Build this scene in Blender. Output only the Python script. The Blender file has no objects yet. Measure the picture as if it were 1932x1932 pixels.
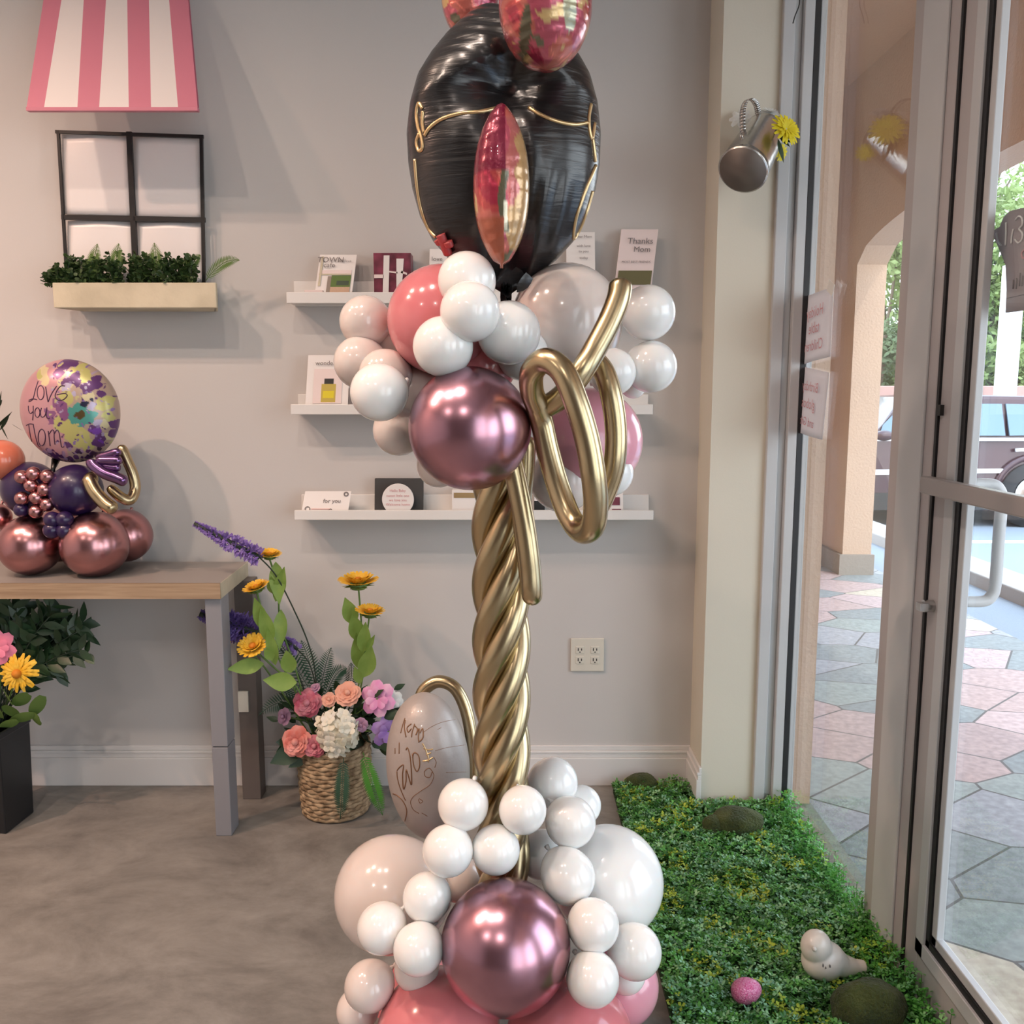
import bpy, bmesh, math, random
import numpy as np
from mathutils import Vector, Matrix
from mathutils.bvhtree import BVHTree
from mathutils import noise as mnoise

S = bpy.context.scene
C = S.collection
random.seed(7)
rng = np.random.default_rng(7)

# ---------------------------------------------------------------- camera
CH, F, T = 1.32, 1668.0, math.radians(7.8)
cam = bpy.data.cameras.new('camera')
cam.sensor_width = 36.0
cam.lens = 36.0 * F / 1932
cam.clip_start = 0.05
cam_o = bpy.data.objects.new('camera', cam)
C.objects.link(cam_o)
cam_o.location = (0, 0, CH)
cam_o.rotation_euler = (math.radians(90) - T, 0, 0)
S.camera = cam_o

def ray(px, py):
    a, b = (px - 966), -(py - 966)
    return Vector((a, F * math.cos(T) + b * math.sin(T), -F * math.sin(T) + b * math.cos(T)))

def P(px, py, Y):
    d = ray(px, py)
    return Vector((0, 0, CH)) + d * (Y / d.y)

def SC(px, py, Y):            # metres per photo pixel at that place
    return Y / ray(px, py).y

# ---------------------------------------------------------------- sky, sun, exposure
S.view_settings.view_transform = 'Standard'
S.view_settings.look = 'None'
S.view_settings.exposure = 0.22
S.view_settings.gamma = 1.0
S.view_settings.use_curve_mapping = False
S.cycles.max_bounces = 8
S.cycles.diffuse_bounces = 4
S.cycles.glossy_bounces = 4
S.cycles.transmission_bounces = 4
S.cycles.transparent_max_bounces = 12
S.cycles.caustics_reflective = False
S.cycles.caustics_refractive = False
S.cycles.sample_clamp_indirect = 6.0
w = bpy.data.worlds.new('sky'); S.world = w; w.use_nodes = True
nt = w.node_tree
bg = nt.nodes['Background']
tc = nt.nodes.new('ShaderNodeTexCoord'); sep = nt.nodes.new('ShaderNodeSeparateXYZ')
rp = nt.nodes.new('ShaderNodeValToRGB')
nt.links.new(tc.outputs['Generated'], sep.inputs[0]); nt.links.new(sep.outputs['Z'], rp.inputs[0])
rp.color_ramp.elements[0].position = 0.0; rp.color_ramp.elements[0].color = (0.92, 0.96, 1.0, 1)
rp.color_ramp.elements[1].position = 0.7; rp.color_ramp.elements[1].color = (0.62, 0.78, 1.0, 1)
nt.links.new(rp.outputs[0], bg.inputs['Color'])
bg.inputs['Strength'].default_value = 4.9

def light(name, kind, loc, energy, color, size=0.1, rot=(0, 0, 0), **k):
    l = bpy.data.lights.new(name, kind); l.energy = energy; l.color = color
    if kind == 'AREA':
        l.shape = k.get('shape', 'DISK'); l.size = size
        if 'size_y' in k: l.size_y = k['size_y']
        if 'spread' in k: l.spread = k['spread']
    elif kind == 'SUN':
        l.angle = size
    else:
        l.shadow_soft_size = size
    o = bpy.data.objects.new(name, l); C.objects.link(o); o.location = loc; o.rotation_euler = rot
    return o
light('sun', 'SUN', (5, 0, 8), 1.3, (1.0, 0.95, 0.86), math.radians(2), (math.radians(28), math.radians(22), 0))
po = light('window_portal', 'AREA', (1.0, 0.0, 1.5), 1, (1, 1, 1), 5.4, (0, math.radians(90), math.radians(180)), shape='RECTANGLE', size_y=5.6)
po.rotation_euler = (0, math.radians(90), 0)
po.data.size = 3.0; po.data.size_y = 5.4
po.data.cycles.is_portal = True

# ---------------------------------------------------------------- materials
def nmat(name):
    m = bpy.data.materials.new(name); m.use_nodes = True
    return m, m.node_tree, m.node_tree.nodes['Principled BSDF']

def mat(name, col, rough=0.6, metal=0.0, bump=None, vary=None, sub=0.0, coat=0.0, spec=None, sheen=0.0, trans=0.0):
    """bump=(scale, strength, distance), vary=(scale, colour2, detail)"""
    m, nt, b = nmat(name)
    b.inputs['Base Color'].default_value = (*col, 1)
    b.inputs['Roughness'].default_value = rough
    b.inputs['Metallic'].default_value = metal
    if sub:
        b.inputs['Subsurface Weight'].default_value = sub
        b.inputs['Subsurface Radius'].default_value = (1, .7, .6)
        b.inputs['Subsurface Scale'].default_value = 0.02
    if coat:
        b.inputs['Coat Weight'].default_value = coat; b.inputs['Coat Roughness'].default_value = 0.06
    if spec is not None: b.inputs['Specular IOR Level'].default_value = spec
    if sheen: b.inputs['Sheen Weight'].default_value = sheen
    tc = nt.nodes.new('ShaderNodeTexCoord')
    if vary:
        n = nt.nodes.new('ShaderNodeTexNoise'); n.inputs['Scale'].default_value = vary[0]
        n.inputs['Detail'].default_value = vary[2] if len(vary) > 2 else 4
        r = nt.nodes.new('ShaderNodeValToRGB')
        r.color_ramp.elements[0].position = .35; r.color_ramp.elements[0].color = (*col, 1)
        r.color_ramp.elements[1].position = .65; r.color_ramp.elements[1].color = (*vary[1], 1)
        nt.links.new(tc.outputs['Object'], n.inputs['Vector'])
        nt.links.new(n.outputs['Fac'], r.inputs[0]); nt.links.new(r.outputs[0], b.inputs['Base Color'])
    if bump:
        n = nt.nodes.new('ShaderNodeTexNoise'); n.inputs['Scale'].default_value = bump[0]; n.inputs['Detail'].default_value = 5
        bp = nt.nodes.new('ShaderNodeBump'); bp.inputs['Strength'].default_value = bump[1]
        bp.inputs['Distance'].default_value = bump[2] if len(bump) > 2 else 0.01
        nt.links.new(tc.outputs['Object'], n.inputs['Vector'])
        nt.links.new(n.outputs['Fac'], bp.inputs['Height']); nt.links.new(bp.outputs[0], b.inputs['Normal'])
    if trans:
        t = nt.nodes.new('ShaderNodeBsdfTranslucent'); mx = nt.nodes.new('ShaderNodeMixShader')
        t.inputs[0].default_value = (*col, 1); mx.inputs[0].default_value = trans
        out = nt.nodes['Material Output']
        nt.links.new(b.outputs[0], mx.inputs[1]); nt.links.new(t.outputs[0], mx.inputs[2]); nt.links.new(mx.outputs[0], out.inputs[0])
    return m

def vcol_mat(name, rough=0.3, metal=0.0, bump=None, coat=0.0, trans=0.0):
    m, nt, b = nmat(name)
    a = nt.nodes.new('ShaderNodeAttribute'); a.attribute_name = 'Col'
    nt.links.new(a.outputs['Color'], b.inputs['Base Color'])
    b.inputs['Roughness'].default_value = rough; b.inputs['Metallic'].default_value = metal
    b.inputs['Coat Weight'].default_value = coat
    if bump:
        tc = nt.nodes.new('ShaderNodeTexCoord')
        n = nt.nodes.new('ShaderNodeTexNoise'); n.inputs['Scale'].default_value = bump[0]; n.inputs['Detail'].default_value = 5
        bp = nt.nodes.new('ShaderNodeBump'); bp.inputs['Strength'].default_value = bump[1]; bp.inputs['Distance'].default_value = bump[2]
        nt.links.new(tc.outputs['Object'], n.inputs['Vector'])
        nt.links.new(n.outputs['Fac'], bp.inputs['Height']); nt.links.new(bp.outputs[0], b.inputs['Normal'])
    if trans:
        t = nt.nodes.new('ShaderNodeBsdfTranslucent'); mx = nt.nodes.new('ShaderNodeMixShader')
        nt.links.new(a.outputs['Color'], t.inputs[0]); mx.inputs[0].default_value = trans
        out = nt.nodes['Material Output']
        nt.links.new(b.outputs[0], mx.inputs[1]); nt.links.new(t.outputs[0], mx.inputs[2]); nt.links.new(mx.outputs[0], out.inputs[0])
    return m

M = {}
M['wall'] = mat('wall_paint', (.58, .56, .545), .75, bump=(180, .08, .002), vary=(1.5, (.56, .545, .53)))
M['trimwhite'] = mat('white_trim_paint', (.72, .71, .70), .45)
M['cream'] = mat('cream_wall_paint', (.67, .63, .53), .7, bump=(160, .1, .002))
M['ceiling'] = mat('ceiling_paint', (.72, .70, .67), .9)
M['alu'] = mat('white_aluminium', (.55, .56, .57), .38, vary=(3, (.51, .52, .53)))
M['alu_warm'] = mat('lavender_grey_aluminium', (.43, .40, .40), .4)
M['gasket'] = mat('black_gasket', (.01, .01, .012), .5)
M['shelf'] = mat('white_shelf_laminate', (.78, .77, .75), .35)
M['black'] = mat('black_paint', (.012, .012, .013), .4)
M['panel'] = mat('white_panel', (.84, .80, .79), .3)
M['white_stripe'] = mat('white_awning_paint', (.70, .65, .635), .5)
M['pink_stripe'] = mat('pink_awning_paint', (.55, .18, .25), .45)
M['trough'] = mat('beige_trough', (.50, .45, .33), .75, bump=(60, .3, .003), vary=(9, (.62, .56, .42)))
M['tabletop'] = mat('grey_tabletop', (.27, .25, .235), .45)
M['tableleg'] = mat('grey_table_leg', (.25, .25, .27), .45)
M['darkpot'] = mat('black_plastic_pot', (.010, .012, .015), .35)
M['soil'] = mat('dark_soil', (.03, .02, .015), .9)
M['latex_white'] = mat('white_latex', (.86, .85, .83), .16, sub=.35, coat=.35)
M['latex_sheer'] = mat('sheer_ivory_latex', (.72, .64, .60), .16, sub=.45, coat=.35)
M['latex_pink'] = mat('dusty_pink_latex', (.66, .20, .22), .17, sub=.25, coat=.4)
M['latex_lightpink'] = mat('light_pink_latex', (.78, .36, .44), .17, sub=.3, coat=.4)
M['latex_purple'] = mat('deep_purple_latex', (.020, .007, .055), .32, coat=.2)
M['latex_orange'] = mat('coral_orange_latex', (.60, .17, .10), .2, sub=.2, coat=.3)
M['chrome_mauve'] = mat('chrome_mauve', (.47, .25, .31), .26, 1.0)
M['chrome_rose'] = mat('chrome_rose_gold', (.50, .25, .26), .26, 1.0)
M['chrome_gold'] = mat('chrome_gold', (.50, .40, .24), .27, 1.0)
M['chrome_purple'] = mat('chrome_purple', (.23, .13, .28), .22, 1.0)
M['maroon_red'] = mat('red_print', (.45, .07, .07), .35)
M['goldprint'] = mat('gold_foil_print', (.70, .50, .26), .3, .8)
M['bronzeprint'] = mat('bronze_foil_print', (.24, .12, .06), .35, .5)
M['letter'] = mat('dark_purple_ink', (.05, .015, .05), .35)
M['redink'] = mat('faded_red_ink', (.66, .34, .36), .8)
M['greyink'] = mat('grey_ink', (.16, .14, .14), .6)
M['whiteink'] = mat('white_marker', (.85, .85, .85), .5)
M['paper'] = mat('white_paper', (.80, .77, .78), .7, trans=.35)
M['card'] = mat('white_card', (.80, .77, .75), .6)
M['pinkcard'] = mat('pink_card', (.78, .66, .64), .6)
M['olive'] = mat('olive_print', (.13, .12, .05), .6)
M['plate'] = mat('ivory_outlet_plate', (.66, .63, .55), .4)
M['dark'] = mat('dark_slot', (.02, .02, .02), .6)
M['silver'] = mat('galvanised_metal', (.62, .60, .57), .22, 1.0, bump=(90, .3, .002))
M['steel'] = mat('brushed_steel', (.55, .55, .55), .25, 1.0)
M['bracket'] = mat('grey_brown_bar', (.36, .33, .32), .35, .3)
M['stem'] = mat('green_stem', (.12, .22, .05), .6)
M['darkstem'] = mat('dark_stem', (.02, .035, .02), .6)
M['lime'] = mat('lime_green_leaf', (.30, .44, .10), .5, vary=(20, (.20, .34, .06)), trans=.25)
M['brightfern'] = mat('bright_green_fern', (.08, .30, .04), .5, trans=.2)
M['fern'] = mat('blue_green_fern', (.035, .10, .06), .55, trans=.15)
M['fernlight'] = mat('olive_green_fern', (.11, .19, .04), .6, trans=.1)
M['darkleaf'] = mat('dark_green_leaf', (.012, .035, .014), .45, vary=(15, (.02, .055, .02)))
M['boxleaf'] = mat('boxwood_leaf', (.030, .065, .018), .5, vary=(30, (.06, .11, .03)), trans=.1)
M['yellow'] = mat('golden_yellow_petal', (.85, .48, .02), .6, vary=(60, (.90, .62, .08)), trans=.2)
M['lemon'] = mat('lemon_yellow_petal', (.85, .72, .03), .6, trans=.2)
M['orange'] = mat('orange_centre', (.60, .20, .01), .7)
M['lavender'] = mat('lavender_floret', (.24, .14, .48), .6, vary=(70, (.40, .28, .62)), trans=.15)
M['indigo'] = mat('indigo_floret', (.085, .05, .24), .6, vary=(70, (.20, .14, .42)), trans=.1)
M['cream_petal'] = mat('cream_white_petal', (.86, .82, .66), .6, vary=(25, (.88, .87, .80)), trans=.25)
M['white_petal'] = mat('white_petal', (.86, .88, .86), .6, trans=.25)
M['rose'] = mat('rose_pink_petal', (.72, .30, .36), .6, vary=(30, (.50, .07, .14)), trans=.2)
M['salmon'] = mat('salmon_petal', (.85, .42, .38), .6, vary=(30, (.75, .20, .16)), trans=.2)
M['peach'] = mat('peach_petal', (.88, .48, .36), .6, trans=.25)
M['magenta'] = mat('magenta_petal', (.80, .30, .62), .6, vary=(25, (.90, .60, .80)), trans=.25)
M['violet'] = mat('violet_petal', (.38, .20, .62), .6, vary=(25, (.62, .42, .78)), trans=.25)
M['mauve'] = mat('mauve_petal', (.50, .28, .42), .6, trans=.2)
M['hotpink'] = mat('pink_petal', (.82, .25, .38), .6, trans=.2)
M['egg'] = mat('pink_glitter', (.75, .10, .30), .35, .3, bump=(400, .9, .003), vary=(300, (.90, .35, .55), 2), coat=.4)
M['ceramic'] = mat('white_ceramic', (.74, .70, .64), .35, vary=(9, (.66, .61, .54)), coat=.2)
M['moss'] = mat('dark_moss', (.030, .045, .008), .95, bump=(160, 1.0, .01), vary=(18, (.075, .09, .015)), sheen=.1)
M['moss_light'] = mat('moss_fuzz', (.09, .11, .02), .95, trans=.2)
M['peach_wall'] = mat('peach_stucco', (.60, .41, .29), .9, bump=(60, .5, .01), vary=(3, (.57, .39, .28)))
M['plinth'] = mat('grey_brown_plinth', (.30, .25, .21), .9, bump=(40, .4, .01))
M['asphalt'] = mat('pale_asphalt', (.24, .28, .33), .9, bump=(80, .3, .01))
M['kerb'] = mat('pale_concrete_kerb', (.38, .35, .33), .9, bump=(50, .3, .005))
M['carpaint'] = mat('maroon_car_paint', (.055, .018, .026), .3, .2, coat=.5)
M['carglass'] = mat('tinted_car_glass', (.16, .24, .32), .08, .3)
M['rubber'] = mat('tyre_rubber', (.02, .02, .022), .7)
M['whitepaint'] = mat('white_paint', (.78, .80, .82), .5)
M['trunk'] = mat('grey_brown_bark', (.16, .12, .09), .9, bump=(30, .6, .02))
M['clay'] = mat('pinkish_clay', (.50, .30, .26), .9)
M['treeleaf'] = mat('tree_leaf', (.20, .29, .09), .6, vary=(1.5, (.38, .46, .20)), trans=.35)
M['treedark'] = mat('tree_leaf_dark', (.08, .13, .06), .6, vary=(1.5, (.20, .27, .13)), trans=.3)
M['signgrey'] = mat('taupe_sign_board', (.42, .36, .36), .7, trans=.4)
M['tape'] = mat('white_tape', (.80, .78, .74), .4)

# concrete floor
m, nt, b = nmat('stained_concrete'); M['floor'] = m
tc = nt.nodes.new('ShaderNodeTexCoord')
mp = nt.nodes.new('ShaderNodeMapping'); mp.inputs['Scale'].default_value = (1, 1.6, 1); nt.links.new(tc.outputs['Object'], mp.inputs[0])
n1 = nt.nodes.new('ShaderNodeTexNoise'); n1.inputs['Scale'].default_value = 3.2; n1.inputs['Detail'].default_value = 12; n1.inputs['Roughness'].default_value = .72; n1.inputs['Distortion'].default_value = .35
nt.links.new(mp.outputs[0], n1.inputs['Vector'])
r = nt.nodes.new('ShaderNodeValToRGB'); e = r.color_ramp.elements
e[0].position = .30; e[0].color = (.12, .11, .10, 1); e[1].position = .72; e[1].color = (.31, .295, .27, 1)
k = e.new(.5); k.color = (.21, .198, .18, 1)
nt.links.new(n1.outputs['Fac'], r.inputs[0]); nt.links.new(r.outputs[0], b.inputs['Base Color'])
b.inputs['Roughness'].default_value = .38
rr = nt.nodes.new('ShaderNodeMapRange'); rr.inputs['To Min'].default_value = .28; rr.inputs['To Max'].default_value = .6
nt.links.new(n1.outputs['Fac'], rr.inputs[0]); nt.links.new(rr.outputs[0], b.inputs['Roughness'])
bp = nt.nodes.new('ShaderNodeBump'); bp.inputs['Strength'].default_value = .15; bp.inputs['Distance'].default_value = .005
nt.links.new(n1.outputs['Fac'], bp.inputs['Height']); nt.links.new(bp.outputs[0], b.inputs['Normal'])

# flagstone pavers
m, nt, b = nmat('flagstone_pavers'); M['pavers'] = m
tc = nt.nodes.new('ShaderNodeTexCoord')
mp = nt.nodes.new('ShaderNodeMapping'); mp.inputs['Rotation'].default_value = (0, 0, .75); mp.inputs['Scale'].default_value = (2.3, 3.6, 1)
nt.links.new(tc.outputs['Object'], mp.inputs[0])
v1 = nt.nodes.new('ShaderNodeTexVoronoi'); v1.voronoi_dimensions = '2D'; v1.inputs['Scale'].default_value = 1.0; v1.inputs['Randomness'].default_value = .55
v2 = nt.nodes.new('ShaderNodeTexVoronoi'); v2.voronoi_dimensions = '2D'; v2.feature = 'DISTANCE_TO_EDGE'; v2.inputs['Scale'].default_value = 1.0; v2.inputs['Randomness'].default_value = .55
nt.links.new(mp.outputs[0], v1.inputs['Vector']); nt.links.new(mp.outputs[0], v2.inputs['Vector'])
sp = nt.nodes.new('ShaderNodeSeparateColor'); nt.links.new(v1.outputs['Color'], sp.inputs[0])
r = nt.nodes.new('ShaderNodeValToRGB'); r.color_ramp.interpolation = 'CONSTANT'; e = r.color_ramp.elements
e[0].position = 0; e[0].color = (.25, .27, .27, 1); e[1].position = .25; e[1].color = (.46, .33, .31, 1)
for p_, c_ in ((.45, (.34, .34, .36, 1)), (.62, (.56, .48, .37, 1)), (.78, (.30, .33, .31, 1)), (.9, (.50, .37, .36, 1))):
    k = e.new(p_); k.color = c_
nt.links.new(sp.outputs[0], r.inputs[0])
n1 = nt.nodes.new('ShaderNodeTexNoise'); n1.inputs['Scale'].default_value = 40; n1.inputs['Detail'].default_value = 6
nt.links.new(tc.outputs['Object'], n1.inputs['Vector'])
mx = nt.nodes.new('ShaderNodeMix'); mx.data_type = 'RGBA'; mx.blend_type = 'OVERLAY'; mx.inputs[0].default_value = .5
nt.links.new(r.outputs[0], mx.inputs[6]); nt.links.new(n1.outputs['Fac'], mx.inputs[7])
lt = nt.nodes.new('ShaderNodeMath'); lt.operation = 'LESS_THAN'; lt.inputs[1].default_value = .012
nt.links.new(v2.outputs['Distance'], lt.inputs[0])
mx2 = nt.nodes.new('ShaderNodeMix'); mx2.data_type = 'RGBA'
nt.links.new(lt.outputs[0], mx2.inputs[0]); nt.links.new(mx.outputs[2], mx2.inputs[6]); mx2.inputs[7].default_value = (.10, .09, .085, 1)
nt.links.new(mx2.outputs[2], b.inputs['Base Color']); b.inputs['Roughness'].default_value = .75

# wood edge of the table
m, nt, b = nmat('oak_edge'); M['oak'] = m
tc = nt.nodes.new('ShaderNodeTexCoord'); mp = nt.nodes.new('ShaderNodeMapping'); mp.inputs['Scale'].default_value = (3, 30, 60)
n1 = nt.nodes.new('ShaderNodeTexNoise'); n1.inputs['Scale'].default_value = 1.5; n1.inputs['Detail'].default_value = 6; n1.inputs['Distortion'].default_value = .6
r = nt.nodes.new('ShaderNodeValToRGB'); r.color_ramp.elements[0].position = .3; r.color_ramp.elements[0].color = (.25, .165, .10, 1); r.color_ramp.elements[1].position = .7; r.color_ramp.elements[1].color = (.40, .29, .19, 1)
nt.links.new(tc.outputs['Object'], mp.inputs[0]); nt.links.new(mp.outputs[0], n1.inputs['Vector']); nt.links.new(n1.outputs['Fac'], r.inputs[0]); nt.links.new(r.outputs[0], b.inputs['Base Color'])
b.inputs['Roughness'].default_value = .5

# glass: clear transmission with real Fresnel reflection from both faces
m, nt, b = nmat('clear_glass'); M['glass'] = m
nt.nodes.remove(b)
tr = nt.nodes.new('ShaderNodeBsdfTransparent'); tr.inputs[0].default_value = (.97, .985, .98, 1)
gl = nt.nodes.new('ShaderNodeBsdfGlossy'); gl.inputs['Roughness'].default_value = 0.0
ge = nt.nodes.new('ShaderNodeNewGeometry')
mr = nt.nodes.new('ShaderNodeMapRange'); mr.inputs['To Min'].default_value = 1.5; mr.inputs['To Max'].default_value = 1 / 1.5
fr = nt.nodes.new('ShaderNodeFresnel'); mx = nt.nodes.new('ShaderNodeMixShader')
nt.links.new(ge.outputs['Backfacing'], mr.inputs[0]); nt.links.new(mr.outputs[0], fr.inputs['IOR'])
nt.links.new(fr.outputs[0], mx.inputs[0]); nt.links.new(tr.outputs[0], mx.inputs[1]); nt.links.new(gl.outputs[0], mx.inputs[2])
nt.links.new(mx.outputs[0], nt.nodes['Material Output'].inputs[0])

# black foil with pleat bumps
m, nt, b = nmat('black_foil'); M['foil_black'] = m
b.inputs['Base Color'].default_value = (.010, .0095, .0105, 1); b.inputs['Metallic'].default_value = .1
b.inputs['Roughness'].default_value = .30; b.inputs['Coat Weight'].default_value = .35; b.inputs['Coat Roughness'].default_value = .2
tc = nt.nodes.new('ShaderNodeTexCoord'); mp = nt.nodes.new('ShaderNodeMapping'); mp.inputs['Scale'].default_value = (6, 6, 60)
n1 = nt.nodes.new('ShaderNodeTexNoise'); n1.inputs['Scale'].default_value = 1.3; n1.inputs['Detail'].default_value = 4; n1.inputs['Distortion'].default_value = .8
bp = nt.nodes.new('ShaderNodeBump'); bp.inputs['Strength'].default_value = .35; bp.inputs['Distance'].default_value = .006
nt.links.new(tc.outputs['Object'], mp.inputs[0]); nt.links.new(mp.outputs[0], n1.inputs['Vector']); nt.links.new(n1.outputs['Fac'], bp.inputs['Height']); nt.links.new(bp.outputs[0], b.inputs['Normal'])

M['foil_floral'] = vcol_mat('floral_foil', .26, .35, bump=(26, .5, .006), coat=.5)
M['foil_mom'] = vcol_mat('printed_foil', .30, .25, bump=(14, .25, .004), coat=.2)
M['foil_party'] = mat('ivory_foil', (.40, .35, .325), .42, .15, bump=(22, .5, .006), coat=.15)
M['grass'] = vcol_mat('clover_leaf', .5, trans=.3)
M['picture'] = vcol_mat('printed_picture', .5)

# woven rope basket
m, nt, b = nmat('woven_seagrass'); M['weave'] = m
tc = nt.nodes.new('ShaderNodeTexCoord')
n1 = nt.nodes.new('ShaderNodeTexNoise'); n1.inputs['Scale'].default_value = 45; n1.inputs['Detail'].default_value = 4
r = nt.nodes.new('ShaderNodeValToRGB'); r.color_ramp.elements[0].position = .35; r.color_ramp.elements[0].color = (.20, .13, .07, 1); r.color_ramp.elements[1].position = .65; r.color_ramp.elements[1].color = (.50, .37, .23, 1)
nt.links.new(tc.outputs['Object'], n1.inputs['Vector']); nt.links.new(n1.outputs['Fac'], r.inputs[0]); nt.links.new(r.outputs[0], b.inputs['Base Color'])
b.inputs['Roughness'].default_value = .85

# emitter
m, nt, b = nmat('lamp_diffuser'); M['lamp'] = m
b.inputs['Emission Color'].default_value = (1, .80, .62, 1); b.inputs['Emission Strength'].default_value = 14

# ---------------------------------------------------------------- mesh builder
class MB:
    def __init__(s): s.v = []; s.f = []; s.m = []; s.c = []
    def add(s, vs, fs, mi=0, col=None):
        o = len(s.v); s.v += [tuple(v) for v in vs]
        s.f += [tuple(i + o for i in f) for f in fs]; s.m += [mi] * len(fs)
        if col is not None: s.c += [col] * len(vs)
        return s
    def box(s, x0, x1, y0, y1, z0, z1, mi=0, col=None):
        vs = [(x, y, z) for x in (x0, x1) for y in (y0, y1) for z in (z0, z1)]
        return s.add(vs, [(0, 1, 3, 2), (4, 6, 7, 5), (0, 4, 5, 1), (2, 3, 7, 6), (0, 2, 6, 4), (1, 5, 7, 3)], mi, col)
    def obox(s, c, ux, uy, uz, mi=0, col=None):     # oriented box from centre and half-axes
        c, ux, uy, uz = map(Vector, (c, ux, uy, uz))
        vs = [c + ux * a + uy * b_ + uz * d for a in (-1, 1) for b_ in (-1, 1) for d in (-1, 1)]
        return s.add(vs, [(0, 1, 3, 2), (4, 6, 7, 5), (0, 4, 5, 1), (2, 3, 7, 6), (0, 2, 6, 4), (1, 5, 7, 3)], mi, col)
    def tube(s, pts, r, n=12, cap=True, mi=0, closed=False):
        pts = [Vector(p) for p in pts]; L = len(pts)
        rs = r if isinstance(r, (list, tuple)) else [r] * L
        def tan(i):
            if closed: return (pts[(i + 1) % L] - pts[i - 1]).normalized()
            return (pts[min(i + 1, L - 1)] - pts[max(i - 1, 0)]).normalized()
        t = tan(0); up = Vector((0, 0, 1)) if abs(t.z) < .9 else Vector((1, 0, 0))
        nrm = (up - t * up.dot(t)).normalized(); vs = []
        for i in range(L):
            t2 = tan(i); nrm = (nrm - t2 * nrm.dot(t2))
            nrm = nrm.normalized() if nrm.length > 1e-6 else Vector((1, 0, 0)); bn = t2.cross(nrm)
            for k in range(n):
                a = 2 * math.pi * k / n
                vs.append(pts[i] + (nrm * math.cos(a) + bn * math.sin(a)) * rs[i])
        fs = [(i * n + k, i * n + (k + 1) % n, (i + 1) * n + (k + 1) % n, (i + 1) * n + k) for i in range(L - 1) for k in range(n)]
        if closed:
            fs += [((L - 1) * n + k, (L - 1) * n + (k + 1) % n, (k + 1) % n, k) for k in range(n)]
        elif cap:
            fs += [tuple(range(n))[::-1], tuple((L - 1) * n + k for k in range(n))]
        return s.add(vs, fs, mi)
    def ball(s, c, rx, ry=None, rz=None, nu=24, nv=14, mi=0, rot=None, col=None):
        ry = rx if ry is None else ry; rz = rx if rz is None else rz; c = Vector(c)
        vs = [Vector((0, 0, rz))]
        for j in range(1, nv):
            th = math.pi * j / nv
            for i in range(nu):
                a = 2 * math.pi * i / nu
                vs.append(Vector((rx * math.sin(th) * math.cos(a), ry * math.sin(th) * math.sin(a), rz * math.cos(th))))
        vs.append(Vector((0, 0, -rz)))
        if rot is not None: vs = [rot @ v for v in vs]
        vs = [v + c for v in vs]
        fs = [(0, 1 + i, 1 + (i + 1) % nu) for i in range(nu)]
        for j in range(nv - 2):
            for i in range(nu):
                a = 1 + j * nu + i; b_ = 1 + j * nu + (i + 1) % nu
                fs.append((a, a + nu, b_ + nu, b_))
        e_ = len(vs) - 1
        fs += [(e_, 1 + (nv - 2) * nu + (i + 1) % nu, 1 + (nv - 2) * nu + i) for i in range(nu)]
        return s.add(vs, fs, mi, col)
    def lathe(s, c, prof, n=32, mi=0, rot=None):     # prof = [(r,z)...]
        c = Vector(c); vs = []
        for r_, z in prof:
            for k in range(n):
                a = 2 * math.pi * k / n; v = Vector((r_ * math.cos(a), r_ * math.sin(a), z))
                vs.append(c + (rot @ v if rot is not None else v))
        L = len(prof)
        fs = [(i * n + k, i * n + (k + 1) % n, (i + 1) * n + (k + 1) % n, (i + 1) * n + k) for i in range(L - 1) for k in range(n)]
        fs += [tuple(range(n))[::-1], tuple((L - 1) * n + k for k in range(n))]
        return s.add(vs, fs, mi)
    def blade(s, base, d, side, L, W, bend=0.0, seg=5, shape='leaf', mi=0, fold=.15, col=None):
        """a leaf or petal: base point, direction, side vector, length, width, bend towards normal"""
        base, d, side = Vector(base), Vector(d).normalized(), Vector(side)
        side = (side - d * side.dot(d)); side = side.normalized() if side.length > 1e-6 else d.orthogonal().normalized()
        nr = side.cross(d); vs = []
        for i in range(seg + 1):
            t = i / seg
            wd = {'leaf': math.sin(math.pi * t ** .8) , 'petal': math.sin(math.pi * (t * .86 + .06)) ** .6, 'strap': (1 - t ** 3) * (.6 + .4 * t)}[shape] * W / 2
            wd = max(wd, W * .02)
            c = base + d * (L * t) + nr * (bend * L * t * t)
            vs += [c - side * wd + nr * wd * fold, c, c + side * wd + nr * wd * fold]
        fs = []
        for i in range(seg):
            a = i * 3
            fs += [(a, a + 1, a + 4, a + 3), (a + 1, a + 2, a + 5, a + 4)]
        return s.add(vs, fs, mi, col)

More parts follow.
